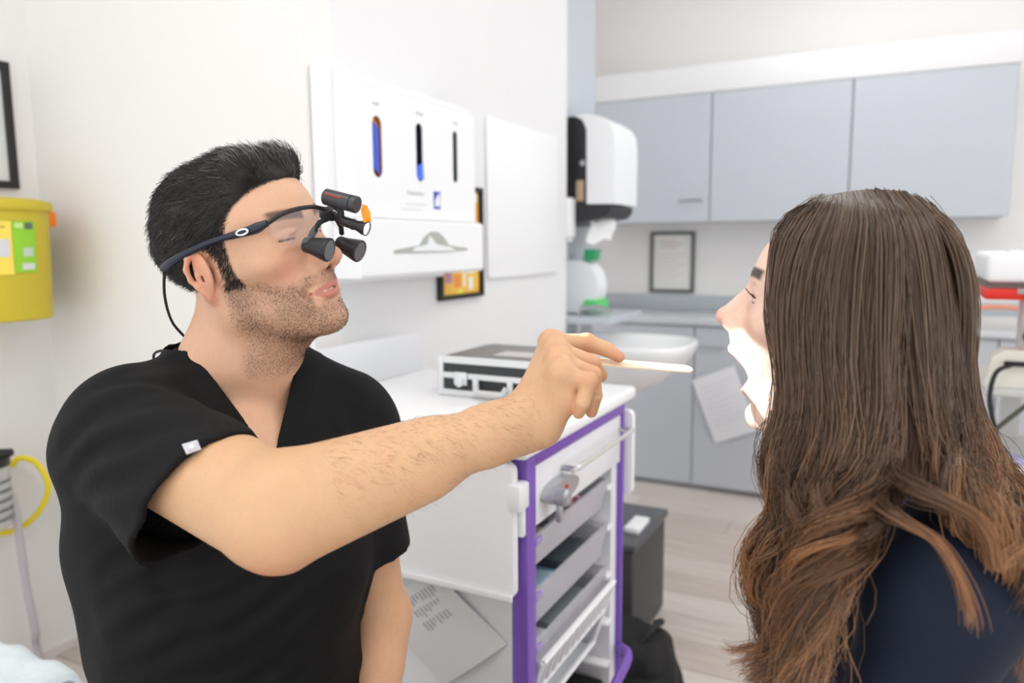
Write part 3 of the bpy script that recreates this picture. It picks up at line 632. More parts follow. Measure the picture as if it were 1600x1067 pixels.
MB().tube(spline([(.28, 3.79, .985), (.36, 3.80, .99), (.44, 3.80, .985), (.50, 3.80, .95)], 20), .010, 8).build('orange_tube', mat('pale_orange', S(232, 150, 120), .5), t)
# ================================================================ signed-distance modelling
def V3(*a): return np.array(a, float)
def smin(a, b, k):
    if k <= 0: return np.minimum(a, b)
    h = np.maximum(k-np.abs(a-b), 0)/k
    return np.minimum(a, b)-h*h*k*.25
class Field:
    def __init__(s, lo, hi, h):
        s.h = h; s.lo = np.array(lo, float); n = np.ceil((np.array(hi)-s.lo)/h).astype(int)+1; s.n = n
        s.ax = [(s.lo[i]+h*np.arange(n[i])).astype(np.float32) for i in range(3)]
        s.D = np.full(n, .05, np.float32)
    def _sub(s, lo, hi):
        a = np.clip(np.floor((np.array(lo)-s.lo)/s.h).astype(int), 0, s.n); b = np.clip(np.ceil((np.array(hi)-s.lo)/s.h).astype(int)+1, 0, s.n)
        if np.any(b <= a): return None
        sl = tuple(slice(a[i], b[i]) for i in range(3))
        return sl, s.ax[0][a[0]:b[0]][:, None, None], s.ax[1][a[1]:b[1]][None, :, None], s.ax[2][a[2]:b[2]][None, None, :]
    def _op(s, sl, d, k, op):
        if op == 'u': s.D[sl] = smin(s.D[sl], d, k)
        elif op == 's': s.D[sl] = -smin(-s.D[sl], d, k)
        elif op == 'i': s.D[sl] = -smin(-s.D[sl], -d, k)
    def cap(s, a, b, ra, rb=None, k=.01, op='u', flat=None):
        rb = ra if rb is None else rb; a = np.array(a, float); b = np.array(b, float); r = max(ra, rb)+k+3*s.h
        q = s._sub(np.minimum(a, b)-r, np.maximum(a, b)+r)
        if q is None: return s
        sl, X, Y, Z = q; ba = b-a; L = float(np.dot(ba, ba))+1e-12
        px, py, pz = X-np.float32(a[0]), Y-np.float32(a[1]), Z-np.float32(a[2])
        t = np.clip((px*np.float32(ba[0])+py*np.float32(ba[1])+pz*np.float32(ba[2]))/np.float32(L), 0, 1)
        d = np.sqrt((px-t*np.float32(ba[0]))**2+(py-t*np.float32(ba[1]))**2+(pz-t*np.float32(ba[2]))**2)-(np.float32(ra)+t*np.float32(rb-ra))
        s._op(sl, d, k, op); return s
    def chain(s, pts, rs, k=.01, op='u'):
        for i in range(len(pts)-1): s.cap(pts[i], pts[i+1], rs[i], rs[i+1], k, op)
        return s
    def ell(s, c, r, k=.01, op='u', R=None):
        c = np.array(c, float); r = np.array(r, float); m = (r.max() if R is not None else r)+k+3*s.h
        q = s._sub(c-m, c+m)
        if q is None: return s
        sl, X, Y, Z = q; x, y, z = X-np.float32(c[0]), Y-np.float32(c[1]), Z-np.float32(c[2])
        if R is not None:
            R = np.array(R, np.float32)  # columns = axes
            x, y, z = (x*R[0, i]+y*R[1, i]+z*R[2, i] for i in range(3))
        r = r.astype(np.float32)
        k0 = np.sqrt((x/r[0])**2+(y/r[1])**2+(z/r[2])**2); k1 = np.sqrt((x/r[0]**2)**2+(y/r[1]**2)**2+(z/r[2]**2)**2)+1e-9
        d = k0*(k0-1)/k1
        s._op(sl, d, k, op); return s
    def ridge(s, pts, w, amp):
        """soft fold: raised line with shallow troughs beside it"""
        pts = np.array(pts, float); m = 3.2*w; q = s._sub(pts.min(0)-m, pts.max(0)+m)
        if q is None: return s
        sl, X, Y, Z = q; d = np.full(s.D[sl].shape, 1., np.float32); L = len(pts)-1; E = np.zeros_like(d)
        for i in range(L):
            a, b = pts[i].astype(np.float32), pts[i+1].astype(np.float32); ba = b-a; px, py, pz = X-a[0], Y-a[1], Z-a[2]
            t = np.clip((px*ba[0]+py*ba[1]+pz*ba[2])/np.float32(np.dot(ba, ba)+1e-12), 0, 1); e = np.sqrt((px-t*ba[0])**2+(py-t*ba[1])**2+(pz-t*ba[2])**2)
            E = np.where(e < d, (i+t)/L, E); d = np.minimum(d, e)
        en = np.sin(np.clip(E, 0, 1)*np.float32(math.pi*.94)+.1)
        s.D[sl] -= (amp*en*(np.exp(-(d/w)**2)-.55*np.exp(-((d-1.7*w)/(.8*w))**2))).astype(np.float32); return s
    def fn(s, f, k=0., op='u', lo=None, hi=None):
        q = s._sub(s.lo if lo is None else lo, s.lo+s.h*s.n if hi is None else hi); sl, X, Y, Z = q
        d = f(X, Y, Z); s._op(sl, np.broadcast_to(d, s.D[sl].shape).astype(np.float32), k, op); return s
    def add(s, f): s.D += f(s.ax[0][:, None, None], s.ax[1][None, :, None], s.ax[2][None, None, :]).astype(np.float32); return s
    def plane(s, p, n, k=0., op='i'):
        n = np.array(n, float); n /= np.linalg.norm(n); c = float(np.dot(n, p)); n = n.astype(np.float32)
        return s.fn(lambda X, Y, Z: X*n[0]+Y*n[1]+Z*n[2]-np.float32(c), k, op)
    def sample(s, p):
        q = (np.asarray(p)-s.lo)/s.h; q = np.clip(q, 0, s.n-1.001); i = q.astype(int); f = q-i; v = 0
        for dx in (0, 1):
            for dy in (0, 1):
                for dz in (0, 1):
                    w = (f[..., 0] if dx else 1-f[..., 0])*(f[..., 1] if dy else 1-f[..., 1])*(f[..., 2] if dz else 1-f[..., 2])
                    v = v+w*s.D[i[..., 0]+dx, i[..., 1]+dy, i[..., 2]+dz]
        return v
    def grad(s, p, e=None):
        e = e or s.h*1.5; p = np.asarray(p, float); g = np.stack([s.sample(p+np.eye(3)[i]*e)-s.sample(p-np.eye(3)[i]*e) for i in range(3)], -1)
        return g/(np.linalg.norm(g, axis=-1, keepdims=True)+1e-9)
    def mesh(s):
        D = s.D; S_ = D < 0; nx, ny, nz = D.shape
        cnt = np.zeros((nx-1, ny-1, nz-1), np.uint8)
        for dx in (0, 1):
            for dy in (0, 1):
                for dz in (0, 1): cnt += S_[dx:nx-1+dx, dy:ny-1+dy, dz:nz-1+dz]
        cells = np.argwhere((cnt > 0) & (cnt < 8)); idx = np.full((nx-1, ny-1, nz-1), -1, np.int32); idx[tuple(cells.T)] = np.arange(len(cells))
        acc = np.zeros((len(cells), 3)); num = np.zeros(len(cells)); cs = np.array([(a, b, c) for a in (0, 1) for b in (0, 1) for c in (0, 1)])
        vals = np.stack([D[cells[:, 0]+c[0], cells[:, 1]+c[1], cells[:, 2]+c[2]] for c in cs], 1)
        for i in range(8):
            for j in range(i+1, 8):
                if np.abs(cs[i]-cs[j]).sum() != 1: continue
                a, b = vals[:, i], vals[:, j]; m = (a < 0) != (b < 0); t = np.where(m, a/np.where(m, a-b, 1), 0)
                acc += m[:, None]*(cs[i]+(cs[j]-cs[i])*t[:, None]); num += m
        V = s.lo+(cells+acc/num[:, None])*s.h; F = []
        for ax in range(3):
            sl0 = [slice(None)]*3; sl1 = [slice(None)]*3; sl0[ax] = slice(0, -1); sl1[ax] = slice(1, None)
            for q in range(3):
                if q != ax: sl0[q] = slice(1, -1); sl1[q] = slice(1, -1)
            A, Bv = S_[tuple(sl0)], S_[tuple(sl1)]; e = np.argwhere(A != Bv); inside = A[tuple(e.T)]
            off = np.ones(3, int); off[ax] = 0; e = e+off; u, w = [(1, 2), (2, 0), (0, 1)][ax]
            du = np.zeros(3, int); dw = np.zeros(3, int); du[u] = 1; dw[w] = 1
            q4 = np.stack([idx[tuple((e-du-dw).T)], idx[tuple((e-dw).T)], idx[tuple(e.T)], idx[tuple((e-du).T)]], 1)
            q4[~inside] = q4[~inside][:, ::-1]; F.append(q4)
        F = np.vstack(F); F = F[(F >= 0).all(1)]
        return V, F
def relax(V, F, n=1, lam=.5):
    E = np.vstack([F[:, [0, 1]], F[:, [1, 2]], F[:, [2, 3]], F[:, [3, 0]]]); E = np.vstack([E, E[:, ::-1]])
    deg = np.bincount(E[:, 0], minlength=len(V))[:, None]
    for _ in range(n):
        A = np.stack([np.bincount(E[:, 0], weights=V[E[:, 1], i], minlength=len(V)) for i in range(3)], 1)
        V = V+lam*(A/np.maximum(deg, 1)-V)
    return V
def cull(V, F, keep):
    """keep: bool per vertex"""
    f = F[keep[F].all(1)]; used = np.zeros(len(V), bool); used[f] = True; m = np.cumsum(used)-1
    return used, m[f]
def np_mesh(name, V, F, m, parent=None, color=None, smooth=True):
    me = bpy.data.meshes.new(name); o0 = wloc(parent) if parent else np.zeros(3); V = np.asarray(V)-o0
    me.vertices.add(len(V)); me.vertices.foreach_set('co', V.astype(np.float32).ravel())
    k = F.shape[1]; me.loops.add(F.size); me.loops.foreach_set('vertex_index', F.astype(np.int32).ravel())
    me.polygons.add(len(F)); me.polygons.foreach_set('loop_start', np.arange(0, F.size, k, dtype=np.int32))
    try: me.polygons.foreach_set('loop_total', np.full(len(F), k, np.int32))
    except Exception: pass
    me.update(calc_edges=True)
    if smooth: me.polygons.foreach_set('use_smooth', np.ones(len(F), bool))
    if color is not None:
        a = me.color_attributes.new('Col', 'FLOAT_COLOR', 'POINT'); c = np.ones((len(V), 4), np.float32); c[:, :3] = color; a.data.foreach_set('color', c.ravel())
    me.validate(); return link_mesh(name, me, m, parent)
def strand_mesh(name, pts, rad, col, m, parent):
    """pts (N,K,3), rad (N,K), col (N,3) -> three-sided tubes"""
    N, K = pts.shape[:2]; t = np.gradient(pts, axis=1); t /= np.linalg.norm(t, axis=2, keepdims=True)+1e-12
    ref = np.broadcast_to(np.array([.31, .87, .39]), t.shape); u = np.cross(t, ref); u /= np.linalg.norm(u, axis=2, keepdims=True)+1e-9; w = np.cross(t, u)
    V = np.stack([pts+rad[..., None]*(math.cos(a)*u+math.sin(a)*w) for a in (0, 2.0944, 4.1888)], 2).reshape(-1, 3)
    b = (np.arange(N)[:, None]*K+np.arange(K-1)[None, :]).ravel()*3
    F = np.vstack([np.stack([b+i, b+(i+1) % 3, b+3+(i+1) % 3, b+3+i], 1) for i in range(3)])
    cc = np.repeat(col, K*3, axis=0) if col.ndim == 2 else np.repeat(col.reshape(-1, 3), 3, axis=0)
    return np_mesh(name, V, F, m, parent, cc)
def sstep(a, b, x): t = np.clip((x-a)/(b-a), 0, 1); return t*t*(3-2*t)
def vnoise(p, s, seed=0):
    """cheap smooth pseudo noise in about -1..1"""
    r = np.random.default_rng(seed); v = 0
    for _ in range(6):
        k = r.normal(size=3)*s; v = v+np.sin(p @ k+r.uniform(0, 6.28))
    return v/3.2
def mixc(c, c2, m): return c*(1-m[:, None])+np.array(c2[:3])*m[:, None]
# ---------------------------------------------------------------- a head (x right, y forward, z up; origin between the ear canals)
def rx(p, a, o):
    p = np.array(p, float)-o; c, s_ = math.cos(a), math.sin(a); return np.array([p[0], c*p[1]-s_*p[2], s_*p[1]+c*p[2]])+o
def head_sdf(f, fem=False, jaw=0., ears=(1,)):
    J = lambda p: rx(p, -jaw, np.array([0, .005, -.012]))        # open the jaw
    f.ell((0, -.006, .046), (.0745, .097, .080)); f.ell((0, .028, .050), (.066, .067, .062), .03)
    f.ell((0, .036, -.012), (.060, .056, .074), .03)
    if jaw > 0: f.ell((0, .045, -.03), (.054, .05, .04), .02)
    for s in (1, -1):
        f.cap(J((s*.053, .006, -.056)), J((s*.020, .076, -.092)), .013 if not fem else .010, .013, .03)
        f.cap((s*.055, .004, -.01), J((s*.053, .008, -.056)), .016, .014, .03)
        f.ell((s*.050, .054, -.004), (.021, .025, .017), .02)
        f.cap((s*.010, .0905, .040), (s*.044, .074, .043), .0085 if not fem else .006, .007, .014)
        f.ell((s*.033, .102, .020), (.017, .017, .0125), .012, 's')
        f.ell((s*.031, .0755, .0185), (.0145, .0135, .0130), .004)
        f.cap((s*.043, .083, .0235), (s*.022, .0915, .025), .0022, .0022, .004)         # upper lid fold
        f.cap((s*.044, .0825, .017), (s*.022, .0905, .0155), .0012 if not fem else .0002, .0012 if not fem else .0002, .002, 's')  # lash line
        f.cap((s*.041, .084, .007), (s*.020, .092, .006), .0022, .0022, .006)
    f.ell(J((0, .044, -.064)), (.046, .046, .036), .03)
    f.ell(J((0, .086, -.091)), (.021 if not fem else .016, .016, .016), .018)
    # nose
    f.cap((0, .093, .030), (0, .116, -.012), .0068, .0098, .010); f.ell((0, .1195, -.0165), (.0105, .0115, .0098), .006)
    f.cap((0, .086, .022), (0, .097, -.018), .009, .0135, .008)
    for s in (1, -1):
        f.ell((s*.0132, .107, -.0215), (.0078, .0115, .0088), .006)
        if not fem: f.cap((s*.0075, .110, -.0325), (s*.0068, .115, -.0275), .0030 if not fem else .0018, .0026 if not fem else .0015, .003, 's')
    f.cap((0, .117, -.0235), (0, .106, -.032), .0045, .005, .004)
    # mouth
    f.ell((0, .078, -.041), (.032, .026, .018), .015)
    if jaw > 0:
        f.ell(J((0, .078, -.064)), (.028, .024, .014), .015)
        f.ell((0, .082, -.067), (.023, .050, .0190), .006, 's', R=np.array([[1, 0, 0], [0, math.cos(jaw*.5), math.sin(jaw*.5)], [0, -math.sin(jaw*.5), math.cos(jaw*.5)]]))
        co = [rx((s*.0245, .0750, -.0575), -jaw*.5, np.array([0, .005, -.012])) for s in (-1, 1)]
        f.chain([co[0], V3(-.012, .0985, -.0500), V3(0, .1015, -.0505), V3(.012, .0985, -.0500), co[1]], [.0024, .0045, .0046, .0045, .0024], .004)
        f.chain([co[0], J((-.011, .0975, -.0600)), J((0, .1005, -.0605)), J((.011, .0975, -.0600)), co[1]], [.0024, .0052, .0056, .0052, .0024], .004)
        f.ell(J((0, .066, -.055)), (.018, .030, .009), .004)
        f.cap(J((-.012, .102, -.0735)), J((.012, .102, -.0735)), .0060, .0060, .010, 's'); f.ell(J((0, .0900, -.0905)), (.017, .0125, .013), .012)
    if jaw == 0:
        f.ell((0, .078, -.062), (.030, .022, .016), .015)
        f.chain([(-.0280, .0835, -.0550), (-.011, .0985, -.0485), (0, .1005, -.0500), (.011, .0985, -.0485), (.0280, .0835, -.0550)], [.0022, .0046, .0046, .0046, .0022], .005)
        f.chain([(-.0270, .0830, -.0562), (-.010, .0970, -.0605), (0, .0985, -.0610), (.010, .0970, -.0605), (.0270, .0830, -.0562)], [.0022, .0056, .006, .0056, .0022], .005)
        f.chain([(-.029, .086, -.0553), (0, .1055, -.0546), (.029, .086, -.0553)], [.0006, .0020, .0006], .0015, 's')
        f.chain([(-.014, .0905, -.0553), (0, .0940, -.0553), (.014, .0905, -.0553)], [.004, .004, .004], .001)
        f.cap((-.014, .103, -.0745), (.014, .103, -.0745), .0065, .0065, .010, 's'); f.ell((0, .0900, -.0905), (.019, .0125, .013), .012)
        for s in (1, -1): f.cap((s*.020, .104, -.022), (s*.032, .088, -.052), .0022, .0022, .010, 's')
    f.cap((0, .111, -.036), (0, .109, -.044), .0018, .0022, .005, 's')
    for s in ears:
        E = lambda y, z, dx=0.: (s*(.0685-.42*y*.9+dx-.25*max(0, -z-.02)), y-.004, z)
        f.ell((s*.0765, -.0155, .003), (.0058, .0205, .029), .004, R=np.array([[.92, .39*s, 0], [-.39*s, .92, 0], [0, 0, 1]]))
        hp = [(.004, .010), (.005, .022), (-.003, .0305), (-.014, .0325), (-.024, .027), (-.0295, .014), (-.0285, .0), (-.0235, -.010), (-.0175, -.018), (-.011, -.0225), (-.004, -.022), (.000, -.017)]
        hr = [.0026, .0033, .0036, .0036, .0036, .0036, .0034, .0032, .0038, .0055, .0052, .0035]
        f.chain([E(a, b, .002) for a, b in hp], hr, .0025)
        f.chain([E(-.006, .023, .001), E(-.014, .016, .002), E(-.0185, .004, .003), E(-.0165, -.008, .003), E(-.009, -.0155, .003)], [.0026, .003, .0034, .0034, .0036], .003)
        f.ell(E(-.0065, -.001, .002), (.010, .0078, .0105), .003, 's')
        f.chain([E(-.0245, .016, .004), E(-.0245, .0, .004)], [.0022, .0022], .003, 's')
        f.cap(E(.0035, .001, -.001), E(.001, -.008, .000), .0042, .0038, .003); f.cap(E(.004, .010, -.003), E(-.006, .006, -.001), .0028, .002, .003)
    return f
# ================================================================ the seated man
def frame3(F, U):
    F = np.array(F, float); F /= np.linalg.norm(F); X = np.cross(F, U); X /= np.linalg.norm(X); return np.stack([X, F, np.cross(X, F)], 1)
class Fr:
    """rigid frame: local -> world"""
    def __init__(s, R, t, sc=1.): s.R = np.array(R, float); s.t = np.array(t, float); s.sc = sc
    def w(s, p): return (np.asarray(p, float)*s.sc) @ s.R.T+s.t
    def l(s, p): return ((np.asarray(p, float)-s.t) @ s.R)/s.sc
    def wd(s, v): return np.asarray(v, float) @ s.R.T
HM = Fr(CM.T @ frame3((.902, -.168, -.397), (-.264, -.943, -.2)), CO+C2W((-.333, -.102, .978)))
RS, LS = P(182, 652, .895), P(545, 690, 1.07)
EL, WR = P(432, 799, .70), P(829, 656, .80)
NB = P(372, 570, 1.005)                                   # base of the neck
axX = RS-LS; axX[2] = 0; axX /= np.linalg.norm(axX); axY = np.cross([0, 0, 1.], axX); axZ = np.array([0, 0, 1.])
if np.dot(axY, C2W((0, 0, -1))) < 0: axY = -axY
TM = Fr(np.stack([axX, axY, axZ], 1), (RS+LS)/2)            # torso frame at mid-shoulder, y forward
SKIN = mat('skin', (1, 1, 1, 1), .48, noise=.05, nscale=160, bump=.12, bscale=900, attr='Col', sss=.12, spec=.4)
man = thing('person', 'man in black scrubs with magnifying glasses, holding out a wooden spatula', 'person', (TM.t[0], TM.t[1], 0))

# ---- head, neck and upper chest
fh = Field((-.20, -.20, -.31), (.20, .17, .15), .0018)
head_sdf(fh, ears=(1, -1))
nb = HM.l(NB); 
fh.cap((0, -.028, -.035), nb+V3(0, .004, 0), .060, .066, .028)
fh.cap((0, .02, -.085), nb+V3(0, .028, -.01), .034, .045, .03)
fh.cap((.05, -.015, -.03), HM.l(NB)+V3(-.0, .045, -.03), .016, .013, .02)                       # sternomastoid
fh.cap((-.05, -.015, -.03), HM.l(NB)+V3(-.02, .045, -.03), .016, .013, .02)
t_l = lambda p: HM.l(TM.w(p))
for s in (1, -1):
    fh.cap(nb+V3(0, -.01, .01), t_l((s*.12, -.015, .005)), .046, .034, .035)                      # trapezius
    fh.cap(t_l((0, .085, -.06)), t_l((s*.14, .03, -.01)), .018, .02, .03)                    # collar bones
    fh.ell(t_l((s*.055, .035, -.12)), (.075, .072, .085), .03)
fh.ell(t_l((0, .015, -.05)), (.13, .075, .09), .03)
Vh, Fh = fh.mesh(); Vh = relax(Vh, Fh, 1, .4)
def skin_cols(V, base, seed):
    c = np.tile(np.array(base[:3]), (len(V), 1)); c *= (1+.035*vnoise(V, 45, seed)+.015*RNG.normal(size=len(V)))[:, None]; return c
MSK = S(219, 173, 143)
def face_cols(V, base, fem=False):
    x, y, z = V.T; ax = np.abs(x); c = skin_cols(V, base, 3)
    red = S(214, 140, 118)
    c = mixc(c, red, .45*np.exp(-(((ax-.045)/.02)**2+((y-.075)/.03)**2+((z+.015)/.022)**2)))
    c = mixc(c, red, .40*np.exp(-((x/.016)**2+((y-.118)/.02)**2+((z+.018)/.014)**2)))
    c = mixc(c, S(222, 138, 112), .55*sstep(.070, .080, ax)*sstep(.03, .0, np.abs(y+.015))*sstep(.05, .035, np.abs(z)))
    c = mixc(c, S(178, 128, 110), .35*np.exp(-(((ax-.032)/.018)**2+((y-.09)/.02)**2+((z-.012)/.012)**2)))
    return c
cols = face_cols(Vh, MSK); x, y, z = Vh.T; ax = np.abs(x)
# lips
q2 = np.clip((ax/.0275)**2, 0, 1.2)
lipm = sstep(.0285, .0265, ax)*sstep(.078, .083, y)*sstep(.0012, -.0008, z-(-.0440-.0100*q2-.0016*np.exp(-(ax/.003)**2)))*sstep(-.0012, .0008, z-(-.0672+.0115*q2))
cols = mixc(cols, S(196, 124, 112), .85*lipm)
teeth = sstep(.018, .014, ax)*sstep(.0015, .0008, np.abs(z+.0552))*sstep(.0965, .0985, y)*sstep(.1035, .1015, y)
cols = mixc(cols, S(235, 225, 212), teeth)
# nostrils, lash line
nost = np.exp(-(((ax-.0072)/.0035)**2+((y-.1125)/.0055)**2+((z+.0295)/.0035)**2)); cols = mixc(cols, S(70, 30, 24), np.clip(1.5*nost, 0, .95))
lash = sstep(.0016, .0006, np.abs(z-.0165-.0006*((ax-.032)/.012)))*sstep(.020, .022, ax)*sstep(.046, .044, ax)*sstep(.078, .080, y); cols = mixc(cols, S(60, 38, 32), .85*lash)
brow = sstep(.008, .004, np.abs(z-.0455-.10*(ax-.03)+2.2*(ax-.033)**2))*sstep(.008, .014, ax)*sstep(.056, .048, ax)*sstep(.065, .07, y); cols = mixc(cols, S(52, 38, 32), .8*brow)
# stubble
cheek = -.012-.55*np.clip(y-.02, 0, .05)-.0                        # upper border of the beard on the cheek
bm_ = sstep(cheek+.012, cheek-.010, z)*sstep(-.15, -.115, z+.35*np.clip(y, -.1, .1))*sstep(-.005, .012, y+.12*np.clip(-z-.05, 0, 1))
bm_ *= 1-sstep(.030, .022, ax)*sstep(-.070, -.066, z)*sstep(.082, .088, y)*sstep(-.036, -.045, -z*-1)*0
mus = sstep(.034, .028, ax)*sstep(-.030, -.034, z)*sstep(-.049, -.0455, z)*sstep(.085, .09, y)
lipzone = sstep(.032, .026, ax)*sstep(.080, .086, y)*sstep(-.0445, -.0475, z)*sstep(-.0745, -.068, z)
nosz = sstep(-.031, -.026, z)*sstep(.09, .095, y)
bm_ = np.clip(np.maximum(bm_, mus)*(1-lipzone)*(1-nosz), 0, 1)
bm_ *= .72+.25*vnoise(Vh, 90, 5); side = sstep(.03, .0, y-.02)*sstep(-.09, -.01, z)
spk = np.clip(.5+.9*RNG.normal(size=len(Vh))*.45, 0, 1)
cols = mixc(cols, S(62, 46, 40), np.clip(bm_*(.22+.36*spk+.16*side), 0, .92))
# scalp under the hair
hd_front = np.hypot(y-.107, z-.010)-.081
ear_d = np.where(ax > .05, np.hypot((y+.016)/.028, z/.040)-1, 1.)*.03
nape = z-np.where(y > -.02, -.022, -.015)
scalp = sstep(-.003, .003, np.minimum(np.minimum(hd_front, ear_d), nape))*(y > -.115)*(np.hypot(x, y+.01) < .118)
sb = sstep(.035, .005, z)*sstep(-.02, -.005, y)
cols = mixc(cols, S(40, 31, 28), .94*scalp*(1-sb*(.06+.22*(1-spk))))
parts_V, parts_F, parts_C = [HM.w(Vh)], [Fh], [cols]
# ---- right arm and hand (built in camera-aligned axes, metres)
AC = Fr(CM.T, CO)                                             # local = camera right, down, forward
def K(x, y, d): return V3((x-800)/FPX*d, (y-533.5)/FPX*d, d)
fa = Field((-.47, -.04, .595), (.185, .275, .955), .0016)
s0, e0, w0 = AC.l(RS), AC.l(EL), AC.l(WR)
ud = (e0-s0)/np.linalg.norm(e0-s0); fd = (w0-e0)/np.linalg.norm(w0-e0)
fa.cap(s0+ud*.09, e0-ud*.02, .042, .044, .01)
fa.cap(s0+ud*.12+V3(.010, -.004, 0), e0-ud*.07+V3(.010, -.006, 0), .036, .034, .03)   # biceps
fa.cap(s0+ud*.12+V3(-.012, .022, 0), e0-ud*.03+V3(-.004, .014, 0), .038, .037, .03)     # triceps
fa.cap(e0, w0, .0405, .0262, .02)
fa.cap(e0+fd*.02+V3(0, -.010, .0), e0+fd*.15+V3(0, -.003, .006), .038, .030, .03)       # brachioradialis
fa.cap(e0+fd*.0+V3(.006, .014, -.004), e0+fd*.14+V3(0, .010, 0), .036, .026, .03)
fa.ell(K(441, 858, .705), (.018, .016, .018), .02)                                      # elbow point
fa.ell(K(418, 836, .700), (.02, .018, .02), .025)
fa.cap(w0-fd*.05, w0, .0285, .0255, .02); fa.cap(w0-fd*.015+V3(.008, .012, -.004), w0+V3(.006, .010, -.004), .012, .012, .015)
M5, M4, M3, M2 = K(877, 585, .768), K(873, 564, .788), K(868, 548, .810), K(861, 537, .832)
for m_, r_ in ((M5, .0135), (M4, .0145), (M3, .0145), (M2, .0140)): fa.cap(w0+V3(.002, -.006, 0), m_, .021, r_, .014)
fa.cap(w0+V3(.014, .006, -.008), K(883, 622, .775), .018, .0135, .014)                    # hypothenar
fa.cap(K(883, 622, .775), M5, .0135, .012, .012)
fa.cap(w0+V3(.004, .0, .012), K(884, 612, .835), .020, .016, .014)                       # thenar, far side
fa.ell(K(876, 590, .80), (.016, .02, .022), .012)
FING = [  # joints MCP, PIP, DIP, TIP and radii
    ([M2, K(917, 535.5, .842), K(949, 546, .838), K(967, 557.5, .834)], [.0118, .0098, .0084, .0066]),
    ([M3, K(924, 568, .806), K(937, 585, .826), K(932, 586, .842)], [.0118, .0094, .0085, .0068]),
    ([M4, K(925, 586, .782), K(929, 618, .790), K(924, 643, .801)], [.0114, .0092, .0082, .0066]),
    ([M5, K(920, 595, .758), K(911, 628, .758), K(904, 645, .767)], [.0104, .0084, .0078, .0064])]
for j, r in FING:
    g = Field(fa.lo, fa.lo+.01, fa.h) if False else None
    fa.cap(j[0], j[1], r[0], r[1], .0055); fa.cap(j[1], j[2], r[1], r[2], .0020); fa.cap(j[2], j[3], r[2], r[3], .0015)
    fa.ell(j[1], (r[1]*1.06,)*3, .004); fa.ell(j[0]+V3(0, -.004, -.002), (.0105,)*3, .010)
TH = [K(846, 636, .828), K(880, 604, .868), K(913, 583, .862), K(931, 574, .846)]
fa.cap(TH[0], TH[1], .018, .0125, .012); fa.cap(TH[1], TH[2], .0118, .0105, .004); fa.cap(TH[2], TH[3], .0105, .0075, .003)
# knuckle creases and tendons
for m_ in (M4, M3): fa.cap(w0+V3(.010, -.022, -.006)*.9, m_+V3(-.004, -.009, -.006), .0028, .0035, .010)
for j, r in FING[2:]: fa.cap(j[2]+V3(-.004, 0, -.0085), j[2]+V3(.004, 0, -.0085), .0009, .0009, .002, 's')
for i in (1, 2):                                              # clefts between neighbouring fingers
    A0, B0 = FING[i][0], FING[i+1][0]; ra, rb = FING[i][1], FING[i+1][1]; line = []
    for (q, u) in ((0, .55), (0, .8), (1, 0.), (1, .5), (2, 0.), (2, .6)):
        a_, b_ = A0[q]+(A0[q+1]-A0[q])*u, B0[q]+(B0[q+1]-B0[q])*u; w_ = rb[q]/(ra[q]+rb[q]); m_ = b_+(a_-b_)*w_; v_ = -m_/np.linalg.norm(m_); ab = (a_-b_)/np.linalg.norm(a_-b_); v_ = v_-ab*np.dot(v_, ab); v_ /= np.linalg.norm(v_)+1e-9
        line.append(m_+v_*.0068)
    fa.chain(line, [.0008, .0013, .0015, .0015, .0014, .0012], .0035, 's')
Va, Fa = fa.mesh(); Va = relax(Va, Fa, 1, .4); Wa = AC.w(Va)
ca = skin_cols(Va, S(213, 170, 131), 11); ca = mixc(ca, S(214, 158, 130), .22*np.clip(vnoise(Va, 130, 12), 0, 1))
rk = np.zeros(len(Va))
for j, r in FING:
    for q, wq in ((0, .35), (1, .5), (3, .55)): rk = np.maximum(rk, wq*np.exp(-(np.linalg.norm(Va-j[q], axis=1)/.012)**2))
ca = mixc(ca, S(206, 128, 104), rk); ca = mixc(ca, S(208, 136, 112), .5*np.exp(-(np.linalg.norm(Va-K(438, 885, .69), axis=1)/.035)**2))
parts_V.append(Wa); parts_F.append(Fa); parts_C.append(ca)
# ---- left arm
LE, LW = P(596, 955, 1.13), P(584, 1180, 1.02)
lo = np.minimum(np.minimum(LS, LE), LW)-.10; hi = np.maximum(np.maximum(LS, LE), LW)+.10
fl_ = Field(lo, hi, .003); d_ = (LE-LS)/np.linalg.norm(LE-LS)
fl_.cap(LS+d_*.05, LE, .046, .037, .01); fl_.cap(LE, LW, .038, .026, .02); fl_.cap(LE+(LW-LE)*.05+C2W((.006, 0, 0)), LE+(LW-LE)*.4, .036, .032, .02)
hd_ = (LW-LE)/np.linalg.norm(LW-LE); fl_.cap(LW, LW+hd_*.085, .024, .026, .02)
for q in range(4): fl_.cap(LW+hd_*.085+axX*(.03-.02*q), LW+hd_*(.165-.008*abs(q-1.5))+axX*(.034-.022*q)+V3(0, 0, -.01), .010, .0075, .004)
fl_.cap(LW+hd_*.03+axX*.02, LW+hd_*.08+axX*.05+axY*.02, .012, .008, .006)
Vl, Fl = fl_.mesh(); parts_V.append(Vl); parts_F.append(Fl); parts_C.append(skin_cols(Vl, S(210, 163, 128), 15))
